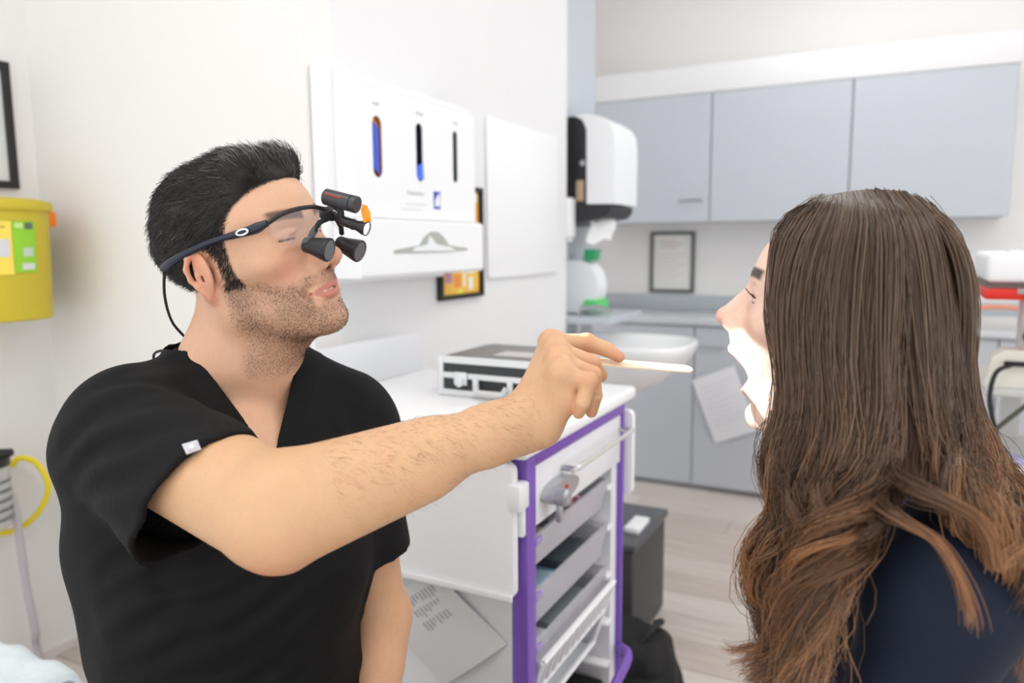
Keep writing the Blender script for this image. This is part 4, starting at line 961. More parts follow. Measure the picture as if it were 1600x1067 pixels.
# ---- hidden trunk so the body is whole under the clothes
fb = Field((-.22, -.14, -.62), (.22, .16, .02), .010)
fb.ell((0, .0, -.16), (.15, .09, .17), .05); fb.ell((0, .005, -.38), (.14, .09, .18), .05); fb.ell((0, -.0, -.52), (.14, .09, .09), .05)
for s in (1, -1): fb.cap((s*.08, 0, -.03), (s*.16, 0, -.02), .04, .04, .03)
Vb, Fb_ = fb.mesh(); parts_V.append(TM.w(Vb)); parts_F.append(Fb_); parts_C.append(skin_cols(Vb, MSK, 17))
def join(Vs, Fs, Cs):
    o = 0; F = []
    for v, f in zip(Vs, Fs): F.append(f+o); o += len(v)
    return np.vstack(Vs), np.vstack(F), np.vstack(Cs)
np_mesh('body', *join(parts_V, parts_F, parts_C)[:2], SKIN, man, join(parts_V, parts_F, parts_C)[2])

# ---- scrub top
CLOTH = mat('black_scrub', S(18, 18, 19), .78, noise=.12, nscale=25, bump=.25, bscale=1400, spec=.25)
fs = Field((-.33, -.22, -.60), (.31, .26, .11), .0037)
T = TM.l
sh = TM.R.T @ C2W((-.030, 0, 0))
fs.ell(V3(0, .012, -.14)+sh*.6, (.178, .112, .19)); fs.ell(V3(0, .018, -.36)+sh, (.172, .122, .22), .06); fs.ell(V3(.0, .02, -.52)+sh, (.178, .13, .14), .05)
fs.ell((.05, .055, -.17), (.085, .07, .10), .05); fs.ell((-.05, .055, -.17), (.085, .07, .10), .05)
n_ = T(NB)
for s in (1, -1):
    fs.cap(n_+V3(s*.035, -.01, -.045), (s*.150, -.005, -.004), .045, .058, .05); fs.cap(n_+V3(s*.058, -.012, -.002), (s*.130, -.012, .010), .036, .052, .04)
    fs.cap(n_+V3(s*.050, .03, -.03), (s*.09, .06, -.06), .03, .04, .04)
fs.cap(n_+V3(0, -.025, -.06), n_+V3(0, -.03, -.0), .082, .074, .03)
fs.ell((0, -.045, -.09), (.16, .075, .11), .05)
rs, ls, el, le = T(RS), T(LS), T(EL), T(LE)
us = (el-rs)/np.linalg.norm(el-rs); ul = (le-ls)/np.linalg.norm(le-ls)
fs.ell(rs+V3(-.017, 0, -.004), (.058, .060, .060), .04)
fs.cap(rs+us*.03, rs+us*.23+V3(0, 0, -.012), .057, .066, .03); fs.cap(rs+us*.03+V3(0, -.005, -.03), rs+us*.20+V3(.020, -.014, -.066), .056, .054, .05)
fs.chain([T(P(172, 715, .93)), T(P(184, 860, .97)), T(P(200, 1010, 1.0))], [.052, .050, .052], .05)
fs.ell(ls, (.066, .066, .068), .04); fs.cap(ls, ls+ul*.20, .062, .059, .03)
# folds laid on the cloth surface
def surf(px, py, near=.55):
    d = np.linspace(near, 1.15, 900); q = T(np.array([P(px, py, k) for k in d])); i = int(np.argmax(fs.sample(q) < 0)); return P(px, py, d[i])
FOLDS = [([(125, 690), (200, 662), (290, 648)], .0065, .35), ([(140, 742), (220, 712), (318, 690)], .0065, .35), ([(150, 790), (210, 765), (290, 735)], .006, .3),
    ([(120, 635), (190, 612), (260, 610)], .005, .3), ([(318, 590), (340, 640), (368, 690)], .006, .3),
    ([(170, 935), (215, 900), (260, 860)], .008, .4), ([(160, 985), (225, 945), (290, 900)], .007, .4), ([(180, 1030), (245, 1000), (310, 950)], .006, .35),
    ([(565, 770), (550, 820), (545, 890)], .006, .3), ([(470, 900), (505, 950), (540, 1000)], .007, .35), ([(525, 640), (540, 690), (548, 735)], .005, .3)]
fpts = [([surf(*q) for q in f_], r, e) for f_, r, e in FOLDS]
for pts, r, e in fpts: fs.ridge([T(p) for p in pts], r*2.2, r*.7)
fs.add(lambda X, Y, Z: .0035*np.sin(22*X+30*Z+14*Y)*np.exp(-((Z+.42)/.12)**2)+.0022*np.sin(41*Z-23*X+9*Y+1)*np.exp(-((Z+.38)/.2)**2))
dn_ = TM.R.T @ C2W(np.array((.28, .96, 0))); rt_ = TM.R.T @ C2W(np.array((.96, -.28, 0)))
def sl_f(X, Y, Z):
    px, py, pz = X-rs[0], Y-rs[1], Z-rs[2]; q = px*dn_[0]+py*dn_[1]+pz*dn_[2]; r = px*rt_[0]+py*rt_[1]+pz*rt_[2]; t = px*us[0]+py*us[1]+pz*us[2]
    return .0036*np.sin(165*q+26*r+1.6*np.sin(31*r+9*q))*sstep(-.03, .05, t)*np.exp(-((r-.05)/.10)**2)*(.6+.4*np.sin(40*q-21*r))
fs.add(sl_f)
# hem of the right sleeve, hem of the left sleeve, bottom hem
inner = fs.D+.0075
hp = T(P(282, 802, .765)); hn = TM.R.T @ C2W(np.array((.66, .62, -.42)))
hpl = T(P(596, 862, 1.10)); hnl = ul
def hemR(X, Y, Z): 
    d = (X-hp[0])*hn[0]+(Y-hp[1])*hn[1]+(Z-hp[2])*hn[2]; along = (X-rs[0])*us[0]+(Y-rs[1])*us[1]+(Z-rs[2])*us[2]
    return d
nn = hn/np.linalg.norm(hn)
def cutR(X, Y, Z):
    d = (X-hp[0])*nn[0]+(Y-hp[1])*nn[1]+(Z-hp[2])*nn[2]
    # only the sleeve: near the arm axis and outside the trunk
    px, py, pz = X-rs[0], Y-rs[1], Z-rs[2]; t = px*us[0]+py*us[1]+pz*us[2]
    rad = np.sqrt((px-t*us[0])**2+(py-t*us[1])**2+(pz-t*us[2])**2)-.15
    return np.maximum(np.maximum(-d, rad), .08-t)
ft = Field(fs.lo, fs.lo+fs.h*(fs.n-1), fs.h)      # trunk alone, kept whole when the sleeve end is trimmed
ft.ell(V3(0, .012, -.14)+sh*.6, (.178, .112, .19)); ft.ell(V3(0, .018, -.36)+sh, (.172, .122, .22), .06); ft.ell((.05, .055, -.17), (.085, .07, .10), .05); ft.ell((-.05, .055, -.17), (.085, .07, .10), .05)
A_ = [a for a in (fs.ax[0][:, None, None], fs.ax[1][None, :, None], fs.ax[2][None, None, :])]
c_r = cutR(*A_); c_r = np.maximum(c_r, -(ft.D-.016)); fs.D = np.maximum(fs.D, -c_r).astype(np.float32)
def cutL(X, Y, Z):
    px, py, pz = X-ls[0], Y-ls[1], Z-ls[2]; t = px*ul[0]+py*ul[1]+pz*ul[2]; rad = np.sqrt((px-t*ul[0])**2+(py-t*ul[1])**2+(pz-t*ul[2])**2)-.12
    h = (X-hpl[0])*ul[0]+(Y-hpl[1])*ul[1]+(Z-hpl[2])*ul[2]; return np.maximum(np.maximum(-h, rad), .05-t)
c_l = np.maximum(cutL(*A_), -(ft.D-.008)); fs.D = np.maximum(fs.D, -c_l).astype(np.float32)
# V neck
tip, nl, nr = T(P(427, 716, .93)), T(P(287, 528, .985)), T(P(464, 562, 1.045))
def npl(a, b):
    vd_ = T(CO)-(a+b)/2; n = np.cross(b-a, vd_/np.linalg.norm(vd_)); n /= np.linalg.norm(n); return n if n[2] > 0 else -n
nA, nB = npl(tip, nl), npl(tip, nr)
dA, dB = ((A_[0]-tip[0])*n0[0]+(A_[1]-tip[1])*n0[1]+(A_[2]-tip[2])*n0[2] for n0 in (nA, nB))
dV = np.minimum(np.minimum(dA, dB), np.minimum(nl[0]+.012-A_[0], A_[0]-nr[0]+.012)+0*dA)                                       # >0 inside the V
back = (A_[1]-(n_[1]-.015)); topz = A_[2]-(n_[2]+.030)         # behind the neck the collar runs round at one height
dV2 = np.where(back > 0, dV, np.minimum(np.maximum(dV, -.2), topz+0*A_[0]))
band = sstep(-.034, -.030, dV)*sstep(.25, .15, np.abs(A_[0])); fs.D -= (.0016*band*sstep(-.13, -.09, A_[1]*0+A_[2]-.0+.0)).astype(np.float32)
dVm = np.minimum(dV, np.where(back > 0, 1., topz+0*A_[0]))
fs.D = np.maximum(fs.D, dVm).astype(np.float32)
fs.D = np.maximum(fs.D, -inner).astype(np.float32)
ft.ell(V3(.0, .02, -.52)+sh, (.178, .13, .14), .05)
fs.D = np.minimum(fs.D, np.maximum(np.maximum(ft.D+.005, -(ft.D+.010)), dVm)).astype(np.float32)
fs.plane((0, 0, -.585), (0, 0, -1))
Vs, Fs = fs.mesh(); Vs = relax(Vs, Fs, 2, .4)
top = np_mesh('scrub_top', TM.w(Vs), Fs, CLOTH, man)
# sleeve tag
tp = [P(297, 706, .74), P(322, 700, .742), P(328, 716, .738), P(304, 724, .736)]
# ---- trousers and shoes (below the picture)
zf = TM.l((0, 0, 0))[2]; fp = Field((-.26, -.20, -1.10), (.32, .62, -.48), .010)
fp.ell((0, .0, -.58), (.19, .14, .12), .05)
for s in (1, -1):
    fp.cap((s*.09, .02, -.575), (s*.17+.06, .36, -.565), .09, .068, .04); fp.cap((s*.17+.06, .36, -.565), (s*.16+.06, .31, zf+.10), .066, .056, .03)
zf = TM.l((0, 0, 0))[2]
Vp, Fp = fp.mesh(); np_mesh('trousers', TM.w(Vp), Fp, CLOTH, man)
for s in (1, -1):
    xs = s*.16+.06; fq = Field((xs-.07, .2, zf-.01), (xs+.07, .52, zf+.13), .004)
    fq.cap((xs, .27, zf+.045), (xs, .43, zf+.034), .042, .034, .02); fq.cap((xs, .28, zf+.05), (xs, .295, zf+.11), .04, .04, .03); fq.plane((0, 0, zf+.002), (0, 0, -1))
    Vq, Fq = fq.mesh(); np_mesh('shoe', TM.w(Vq), Fq, mat('shoe_black', S(28, 28, 30), .5), man)
# ---- hair: dark base volume plus combed strands
fhr = Field((-.11, -.14, -.10), (.11, .125, .165), .0026)
fhr.ell((0, -.016, .050), (.0815, .112, .089)); fhr.ell((0, .020, .068), (.070, .074, .066), .03)
fhr.cap((.040, .058, .108), (-.040, .062, .108), .019, .019, .02); fhr.cap((.0, -.055, .085), (0, -.09, .045), .04, .035, .03)
fhr.fn(lambda X, Y, Z: .080-np.hypot(Y-.107, Z-.010)+0*X, .022, 'i')
for s in (1, -1): fhr.ell((s*.082, -.016, -.002), (.035, .027, .037), .004, 's')
fhr.fn(lambda X, Y, Z: np.where(Y > -.02, -.020, -.050)-Z+0*X, .014, 'i')
fhr.add(lambda X, Y, Z: .0024*np.sin(80*X+55*Z)*np.sin(60*Y+30*Z)+.0012*np.sin(150*X+40*Y-90*Z))
Vx, Fx = fhr.mesh()
HAIRB = mat('dark_hair_base', S(24, 20, 19), .6); HAIRS = mat('dark_hair', (1, 1, 1, 1), .38, attr='Col', spec=.6)
hb_ = np_mesh('hair', HM.w(Vx), Fx, HAIRB, man, None); hb_['label'] = 'short dark hair swept back with grey streaks'
def comb(field, root, dirf, n, step, lift0, lift1, jit, rng):
    p = root.copy(); out = [p.copy()]; N = len(p); ph = rng.normal(size=(N, 3))*jit
    for i in range(n-1):
        g = field.grad(p); d = dirf(p, g)+ph; d -= g*np.sum(d*g, 1, keepdims=True); d /= np.linalg.norm(d, axis=1, keepdims=True)+1e-9
        p = p+d*step[:, None]; t = (i+1)/(n-1); tgt = lift0+(lift1-lift0)*t**1.5
        g = field.grad(p); p = p+g*np.clip(tgt-field.sample(p), -.004, .004)[:, None]; ph = ph*.92+rng.normal(size=(N, 3))*jit*.35
        out.append(p.copy())
    return np.stack(out, 1)
rg = np.random.default_rng(21)
sel = rg.choice(len(Vx), 9000); root = Vx[sel]+rg.normal(size=(9000, 3))*.0008
keep = (fhr.sample(root+fhr.grad(root)*.003) > .0005) & (root[:, 2] > -.075); root = root[keep]
inner_ok = root[:, 0] < 9
def mdir(p, g):
    topw = sstep(.06, .11, p[:, 2])[:, None]; frontw = sstep(.03, .08, p[:, 1])[:, None]*topw
    side = V3(0, -1, -.42)*(1-topw)+V3(0, -1, .02)*topw
    return side+V3(0, .25, 1.2)*frontw
N = len(root);  frontm = sstep(.03, .075, root[:, 1])*sstep(.085, .105, root[:, 2])
ln = (.020+.016*rg.random(N)*sstep(.0, .09, root[:, 2])+.004)*(1-.25*frontm); st = ln/7
lift1 = .0020+.0055*rg.random(N)**2+.006*frontm*rg.random(N)
H_ = comb(fhr, root, mdir, 8, st, -.0015, lift1, .22, rg)
Kk = H_.shape[1]; rad = (.00036+.00018*rg.random(N))[:, None]*np.linspace(1, .35, Kk)[None, :]
grey = (rg.random(N) < (.012+.34*frontm*sstep(.10, .115, root[:, 2])+.04*sstep(.10, .12, root[:, 2])))
hc = np.tile(np.array(S(36, 30, 28)[:3]), (N, 1))*(.6+.8*rg.random(N))[:, None]; hc[grey] = np.array(S(150, 146, 142)[:3])*(.6+.5*rg.random(grey.sum()))[:, None]
strand_mesh('hair_strands', HM.w(H_.reshape(-1, 3)).reshape(H_.shape), rad, hc, HAIRS, man)['kind'] = 'stuff'
# ---- hairline, sideburn and stubble hairs rooted in the skin
fh_n = fh.grad
cand = np.where((scalp > .35) & (Vh[:, 1] > -.012) & (fhr.sample(Vh) > -.004))[0]; cand = rg.choice(cand, 2600)
r2 = Vh[cand]+rg.normal(size=(2600, 3))*.0006; n2_ = len(r2)
def sdir(p, g): 
    tw = sstep(.03, .07, p[:, 2])[:, None]; return V3(0, -.5, -1)*(1-tw)+V3(0, -1, .5)*tw
H2 = comb(fh, r2, sdir, 6, (.0035+.004*rg.random(n2_)+.014*sstep(.05, .085, r2[:, 2]))/5, .0, .0006+.001*rg.random(n2_)+.007*sstep(.06, .09, r2[:, 2]), .25, rg)
strand_mesh('hairline_strands', HM.w(H2.reshape(-1, 3)).reshape(H2.shape), np.tile(np.linspace(.00034, .00012, 6), (n2_, 1)), np.tile(np.array(S(34, 28, 26)[:3]), (n2_, 1))*(.6+.8*rg.random(n2_))[:, None], HAIRS, man)['kind'] = 'stuff'
pb = bm_*(Vh[:, 0] > -.05); cand = rg.choice(len(Vh), 7000, p=pb/pb.sum()); r3 = Vh[cand]+rg.normal(size=(7000, 3))*.0007; g3 = fh.grad(r3); r3 = r3-g3*fh.sample(r3)[:, None]
d3 = g3*.8+V3(0, .1, -.75)+rg.normal(size=r3.shape)*.3; d3 /= np.linalg.norm(d3, axis=1, keepdims=True); l3 = (.0009+.0010*rg.random(7000))[:, None]
H3 = np.stack([r3, r3+d3*l3*.5, r3+d3*l3], 1)
strand_mesh('stubble', HM.w(H3.reshape(-1, 3)).reshape(H3.shape), np.tile([.00017, .00015, .00006], (7000, 1)), np.tile(np.array(S(54, 40, 33)[:3]), (7000, 1)), HAIRS, man)['kind'] = 'stuff'
# fine hair on the forearm
axd = (Va-e0) @ fd; ok = np.where((axd > .05) & (axd < .27) & (Va[:, 2] < .84))[0]; ok = rg.choice(ok, 4200); r4 = Va[ok]; g4 = fa.grad(r4)
wgt = rg.random(4200) < np.clip(.25+.9*(-g4[:, 1]), .12, 1); r4, g4 = r4[wgt], g4[wgt]; n4 = len(r4)
d4 = g4*.30+fd*.75+V3(0, .45, 0)+rg.normal(size=r4.shape)*.30; d4 -= g4*np.clip(np.sum(d4*g4, 1, keepdims=True)-.22, 0, 9); d4 /= np.linalg.norm(d4, axis=1, keepdims=True); l4 = (.005+.006*rg.random(n4))[:, None]
H4 = np.stack([r4+d4*l4*t-V3(0, -1, 0)*.0025*t*t for t in np.linspace(0, 1, 4)], 1); H4 = H4+np.stack([g4*0, g4*.0004, g4*.0006, g4*.0005], 1)
strand_mesh('arm_hair', AC.w(H4.reshape(-1, 3)).reshape(H4.shape), np.tile([.00006, .00006, .00005, .00003], (n4, 1)), np.tile(np.array(S(96, 68, 50)[:3]), (n4, 1)), HAIRS, man)['kind'] = 'stuff'
# ---- sleeve tag
def quad_strip(name, a, b, c, d, m, parent, th):
    n = np.cross(np.array(b)-a, np.array(d)-a); n /= np.linalg.norm(n); return MB().prism([a, b, c, d], n*th).build(name, m, parent, smooth=0)

def on_cloth(px, py):
    d = np.linspace(.55, 1.0, 900); q = np.array([T(P(px, py, k)) for k in d]); v = fs.sample(q); i = np.argmax(v < .0); return P(px, py, d[i]-.004)
tg = quad_strip('sleeve_tag', on_cloth(284, 694), on_cloth(308, 687), on_cloth(314, 701), on_cloth(291, 709), mat('grey_tag', S(196, 196, 202), .6), man, .0012)
c4 = on_cloth(299, 698); e1 = (on_cloth(308, 687)-on_cloth(284, 694)); e1 /= np.linalg.norm(e1); e2 = on_cloth(291, 709)-on_cloth(284, 694); e2 /= np.linalg.norm(e2)
m = MB(); vw = (CO-c4)/np.linalg.norm(CO-c4); c4 = c4+vw*.0022
for q in range(4):
    a_ = q*math.pi/4; u_ = math.cos(a_)*e1+math.sin(a_)*e2; w_ = -math.sin(a_)*e1+math.cos(a_)*e2
    m.prism([c4-u_*.003-w_*.0005, c4+u_*.003-w_*.0005, c4+u_*.003+w_*.0005, c4-u_*.003+w_*.0005], vw*.0004)
m.build('tag_emblem', mat('emblem_white', S(225, 228, 230), .3), tg)
# ================================================================ magnifying glasses worn by the man
HW = HM.w
BK = mat('loupe_black', S(34, 34, 37), .38); BKM = mat('loupe_black_matt', S(28, 28, 30), .55); NAV = mat('temple_navy', S(36, 42, 56), .4)
GL = mat('loupe_lens_glass', S(205, 212, 220), .12, metal=.6, coat=1.); SILV = mat('lens_ring', S(150, 150, 150), .2, metal=1)
lp = thing('loupe_glasses', 'dark magnifying glasses with two lenses and a headlamp on the man', 'glasses', HW((0, .10, .04)))
def L(*a): return HW(np.array(a, float))
for s in (1, -1):
    pts = [(s*.070, -.078, .024), (s*.077, -.055, .029), (s*.081, -.02, .034), (s*.080, .02, .038), (s*.077, .05, .038), (s*.073, .075, .038), (s*.067, .093, .041)]
    tb_ = MB().tube(np.array([HW(p) for p in spline(pts, 30)]), np.concatenate([np.full(9, .0052), np.linspace(.0048, .0036, 9), np.linspace(.004, .0062, 8), [.006, .0052, .0045, .004]]), 10).build('temple_arm', NAV, lp)
    # oval emblem on the hinge
    c0 = np.array([s*.0805, .066, .0385]); o_ = []
    ring = MB(); n = 28; outer = [HW(c0+V3(s*(.0012-.0006*math.cos(q)), .0095*math.cos(q), .0042*math.sin(q)+.0*math.cos(q))) for q in np.arange(n)*2*math.pi/n]
    inn = [HW(c0+V3(s*(.0014-.0004*math.cos(q)), .0066*math.cos(q), .0020*math.sin(q))) for q in np.arange(n)*2*math.pi/n]
    vo = [ring.bm.verts.new(tuple(p)) for p in outer]; vi = [ring.bm.verts.new(tuple(p)) for p in inn]
    for k in range(n): ring.bm.faces.new((vo[k], vo[(k+1) % n], vi[(k+1) % n], vi[k]))
    ring.build('emblem', mat('emblem_white', S(225, 228, 230), .3), tb_)
bar_l = [(.0665, .094, .0405), (.060, .107, .0455), (.045, .119, .0475), (.022, .1275, .0455), (0, .1300, .0395), (-.022, .1275, .0425), (-.045, .119, .0425), (-.060, .107, .040), (-.067, .094, .040)]
MB().tube(np.array([HW(p) for p in spline(bar_l, 50)]), .0027, 8).build('top_bar', BK, lp)
# clear wrap lens
LENS = mat('clear_lens', S(215, 215, 225), .03, alpha=.13, spec=.8)
bs = spline(bar_l, 41); low = bs.copy(); low[:, 2] -= .036*np.clip(np.sin(np.linspace(0, 2*math.pi, 41))**2, 0, 1)**.35*np.where(np.abs(np.linspace(-1, 1, 41)) < .98, 1, 0)+.004; low[:, 1] -= .004
G = np.array([[HW(a+(b-a)*v) for v in np.linspace(0, 1, 6)] for a, b in zip(bs, low)])
MB().grid(G).build('lens', LENS, lp, smooth=80)
# telescopes
def tele(b, f_, s):
    b, f_ = HW(b), HW(f_); d = f_-b; ln_ = np.linalg.norm(d)
    o = MB().lathe([(.0085, 0), (.0098, .002), (.0102, ln_*.3), (.0120, ln_*.55), (.0142, ln_*.86), (.0146, ln_*.97), (.0140, ln_), (.0120, ln_), (.0114, ln_*.93), (.002, ln_*.92)], b, d, n=36).build('telescope', BK, lp)
    MB().lathe([(.0113, ln_*.935), (.0108, ln_*.952), (.006, ln_*.965), (.0005, ln_*.97)], b, d, n=32).build('objective_lens', GL, o)
    MB().lathe([(.0122, ln_*.99), (.0122, ln_*1.003), (.0116, ln_*1.003), (.0114, ln_*.95)], b, d, n=36).build('lens_ring', SILV, o)
tele((.0325, .108, .006), (.030, .1375, -.0085), 1); tele((-.032, .110, -.004), (-.0305, .1385, -.0215), -1)
# bridge hinge between the telescopes and the frame
MB().tube([L(.026, .117, .016), L(.018, .128, .026), L(.004, .133, .029), L(-.010, .133, .026), L(-.022, .128, .014), L(-.028, .122, .006)], .0032, 8).build('bridge_bar', BKM, lp)
for a, b, r in (((.012, .131, .029), (.002, .133, .030), .0052), ((.0, .133, .030), (-.006, .134, .029), .0062)): MB().tube([L(*a), L(*b)], r, 12).build('bridge_joint', BKM, lp)
MB().tube([L(.027, .115, .012), L(.022, .122, .020)], .0042, 10).build('bridge_joint', BKM, lp)
# headlamp: battery cylinder, bracket, lamp, filter
b0, b1 = L(0, .134, .054), L(0, .1745, .0335); d = (b1-b0)/np.linalg.norm(b1-b0); ln_ = np.linalg.norm(b1-b0)
hl = MB().lathe([(.0085, 0), (.0100, .0015), (.0102, ln_*.80), (.0092, ln_*.81), (.0092, ln_*.83), (.0104, ln_*.84), (.0104, ln_*.98), (.0094, ln_), (.0002, ln_)], b0, d, n=32).build('battery_tube', mat('gunmetal', S(58, 58, 62), .35), lp)
sd = np.cross(d, [0, 0, 1.]); sd /= np.linalg.norm(sd); upv = np.cross(sd, d)
camside = CO-(b0+b1)/2; camside -= d*np.dot(camside, d); camside /= np.linalg.norm(camside); tu = np.cross(camside, d); tu = tu if tu[2] > 0 else -tu
text_part('red_lettering', 'Wireless 4.0', .0042, mat('red_print', S(226, 70, 40), .5), hl, b0+d*.006+camside*.0103+tu*.002, d, tu, .0002)
MB().tube([L(0, .142, .043), L(0, .149, .033), L(0, .146, .022), L(0, .140, .021)], [.0045, .0045, .005, .004], 10).build('bracket', BKM, lp)
B0 = L(0, .143, .043); 
l0, l1 = L(0, .146, .0215), L(0, .1775, .0035); d2 = (l1-l0)/np.linalg.norm(l1-l0); n2 = np.linalg.norm(l1-l0)
lm = MB().lathe([(.0055, 0), (.0062, .001), (.0062, n2*.42), (.0068, n2*.44), (.0068, n2*.50), (.0060, n2*.52), (.0064, n2*.66), (.0085, n2*.84), (.0088, n2), (.0078, n2), (.0070, n2*.92), (.0002, n2*.90)], l0, d2, n=28).build('lamp_barrel', BK, lp)
MB().lathe([(.0069, n2*.925), (.0060, n2*.95), (.0002, n2*.955)], l0, d2, n=24).build('lamp_glass', mat('lamp_glow', (1, 1, 1, 1), .3, emis=(.86, .90, 1, 1), emstr=14), lm)
sd2 = np.cross(d2, [0, 0, 1.]); sd2 /= np.linalg.norm(sd2); up2 = np.cross(sd2, d2)
OF = mat('orange_filter', S(255, 160, 20), .25, alpha=.9)
fc = l0+d2*n2*.92+up2*.0095; tv = up2*.92-d2*.38; tv /= np.linalg.norm(tv)
pl = [fc+d2*a+tv*b for a, b in ((-.005, 0), (.005, 0), (.0062, .006), (.0060, .012), (.0035, .0155), (.0035, .0185), (-.0035, .0185), (-.0035, .0155), (-.0060, .012), (-.0062, .006))]
flt = MB().prism(pl, np.cross(d2, tv)*.0016).build('orange_filter', OF, lm)
MB().tube([fc-sd2*.006, fc+sd2*.006], .0026, 8).build('filter_hinge', OF, flt)
# cord hanging behind the neck
MB().tube(spline([L(.070, -.078, .024), L(.066, -.098, -.01), L(.055, -.113, -.045), L(.03, -.125, -.085), P(244, 550, 1.04), P(243, 575, 1.06)], 30), .0019, 6).build('cord', BKM, lp)
MB().tube(spline([L(-.060, -.085, .01), L(-.03, -.105, -.03), L(.010, -.112, -.06), L(.02, -.118, -.09), P(264, 540, 1.04), P(262, 570, 1.06)], 30), .0019, 6).build('cord', BKM, lp)
# the lamp's own light
sp = bpy.data.lights.new('headlamp_light', 'SPOT'); sp.energy = 17; sp.spot_size = math.radians(15.0); sp.spot_blend = .22; sp.shadow_soft_size = .004; sp.color = (.97, .98, 1)
so = bpy.data.objects.new('headlamp_light', sp); COL.objects.link(so); so.parent = lp
lpos = l0+d2*(n2*1.01); tgt = P(1180, 612, .82); so.location = tuple(lpos-wloc(lp)); so.rotation_euler = Vector(tuple(tgt-lpos)).to_track_quat('-Z', 'Y').to_euler()
# ================================================================ wooden spatula in his hand
a, b = P(912, 563.5, .838), P(1082, 577, .846); d = (b-a)/np.linalg.norm(b-a); wv = C2W((0, -.40, .92)); wv -= d*np.dot(wv, d); wv /= np.linalg.norm(wv); nv_ = np.cross(wv, d); nv_ = nv_ if nv_[2] > 0 else -nv_
Lg = np.linalg.norm(b-a); ol = []
for q in np.linspace(-math.pi/2, math.pi/2, 12): ol.append(a+d*(Lg-.009+.009*math.cos(q))+wv*.009*math.sin(q))
for q in np.linspace(math.pi/2, 3*math.pi/2, 12): ol.append(a+d*(-.02+.009+.009*math.cos(q))+wv*.009*math.sin(q))
o = MB().prism([p-nv_*.0008 for p in ol], nv_*.0016).build('tongue_depressor', mat('birch_wood', S(244, 226, 198), .55, noise=.08, nscale=60), None)
tag(o, "flat wooden tongue depressor held in the man's outstretched hand", 'spatula')
# ================================================================ the seated woman
HF = Fr(CM.T @ frame3((-.86, -.295, .45), (.2, -.96, -.26)), CO+C2W((.3406, -.0105, .80)), .95)
FW = C2W((-.9, 0, .43)); FW[2] = 0; FW /= np.linalg.norm(FW); XW = np.cross(FW, [0, 0, 1.])
NBW = CO+C2W((.435, .130, .80)); TW = Fr(np.stack([XW, FW, V3(0, 0, 1)], 1), CO+C2W((.445, .185, .80)))
LSW, RSW = TW.w((-.165, 0, 0)), TW.w((.165, 0, 0))
wom = thing('person', 'woman with long wavy brown hair and navy top, mouth wide open', 'person', (TW.t[0], TW.t[1], 0))
JAW = .42
fw = Field((-.12, -.20, -.24), (.12, .17, .15), .0019)
head_sdf(fw, fem=True, jaw=JAW, ears=(1, -1))
nbl = HF.l(NBW)
fw.cap((0, -.03, -.035), nbl, .050, .054, .03); fw.cap((0, .01, -.075), nbl+V3(0, .03, .0), .03, .035, .03)
Vw, Fw_ = fw.mesh(); Vw = relax(Vw, Fw_, 1, .4)
cw = face_cols(Vw, S(243, 208, 190), True); x, y, z = Vw.T; ax = np.abs(x)
Jp = lambda p: rx(p, -JAW, np.array([0, .005, -.012]))
def near_chain(V, pts, r):
    d = np.full(len(V), 9.)
    for a, b in zip(pts[:-1], pts[1:]):
        a = np.array(a); b = np.array(b); t = np.clip(((V-a) @ (b-a))/np.dot(b-a, b-a), 0, 1); d = np.minimum(d, np.linalg.norm(V-a-t[:, None]*(b-a), axis=1))
    return sstep(r, r*.7, d)
co = [rx((s*.0245, .0750, -.0575), -JAW*.5, np.array([0, .005, -.012])) for s in (-1, 1)]
lips = np.maximum(near_chain(Vw, [co[0], V3(-.012, .0985, -.0500), V3(0, .1015, -.0505), V3(.012, .0985, -.0500), co[1]], .0062), near_chain(Vw, [co[0], Jp((-.011, .0975, -.0600)), Jp((0, .1005, -.0605)), Jp((.011, .0975, -.0600)), co[1]], .0070))
cw = mixc(cw, S(214, 138, 142), .8*lips)
cav = sstep(1.10, 1.0, np.sqrt((x/.023)**2+((y-.075)/.036)**2+((z+.072)/.022)**2)); cw = mixc(cw, S(178, 60, 62), .9*cav*(1-lips))
brow = sstep(.0075, .004, np.abs(z-.0455-.06*(ax-.03)+2.2*(ax-.033)**2))*sstep(.008, .012, ax)*sstep(.056, .048, ax)*sstep(.065, .07, y); cw = mixc(cw, S(44, 31, 27), .95*brow)
lid = sstep(.0225, .0240, ax)*sstep(.0455, .0440, ax)*sstep(.076, .078, y); hz = .0034*np.sqrt(np.clip(1-((ax-.034)/.0115)**2, 0, 1))
eye = lid*sstep(.0008, -.0004, np.abs(z-.0168)-hz); cw = mixc(cw, S(226, 216, 212), eye); cw = mixc(cw, S(62, 44, 36), eye*sstep(.0052, .0044, np.abs(ax-.033)))
lash = lid*sstep(.0012, .0004, np.abs(np.abs(z-.0168)-hz-.0006)); cw = mixc(cw, S(46, 32, 28), .9*lash)
nost = np.exp(-(((ax-.0072)/.0035)**2+((y-.1125)/.0055)**2+((z+.0295)/.0035)**2)); cw = mixc(cw, S(120, 60, 50), np.clip(1.2*nost, 0, .9))
scw = sstep(.0, .006, np.hypot(y-.105, z+.0)-.098)*sstep(-.05, -.04, z); cw = mixc(cw, S(50, 37, 30), .95*scw)
pV, pF, pC = [HF.w(Vw)], [Fw_], [cw]
ft2 = Field((-.24, -.16, -.60), (.24, .16, .08), .010)
ft2.ell((0, 0, -.14), (.13, .08, .16), .05); ft2.ell((0, 0, -.36), (.12, .08, .18), .05); ft2.ell((0, 0, -.5), (.13, .09, .09), .05); ft2.cap(TW.l(NBW), (0, -.01, -.04), .05, .07, .04)
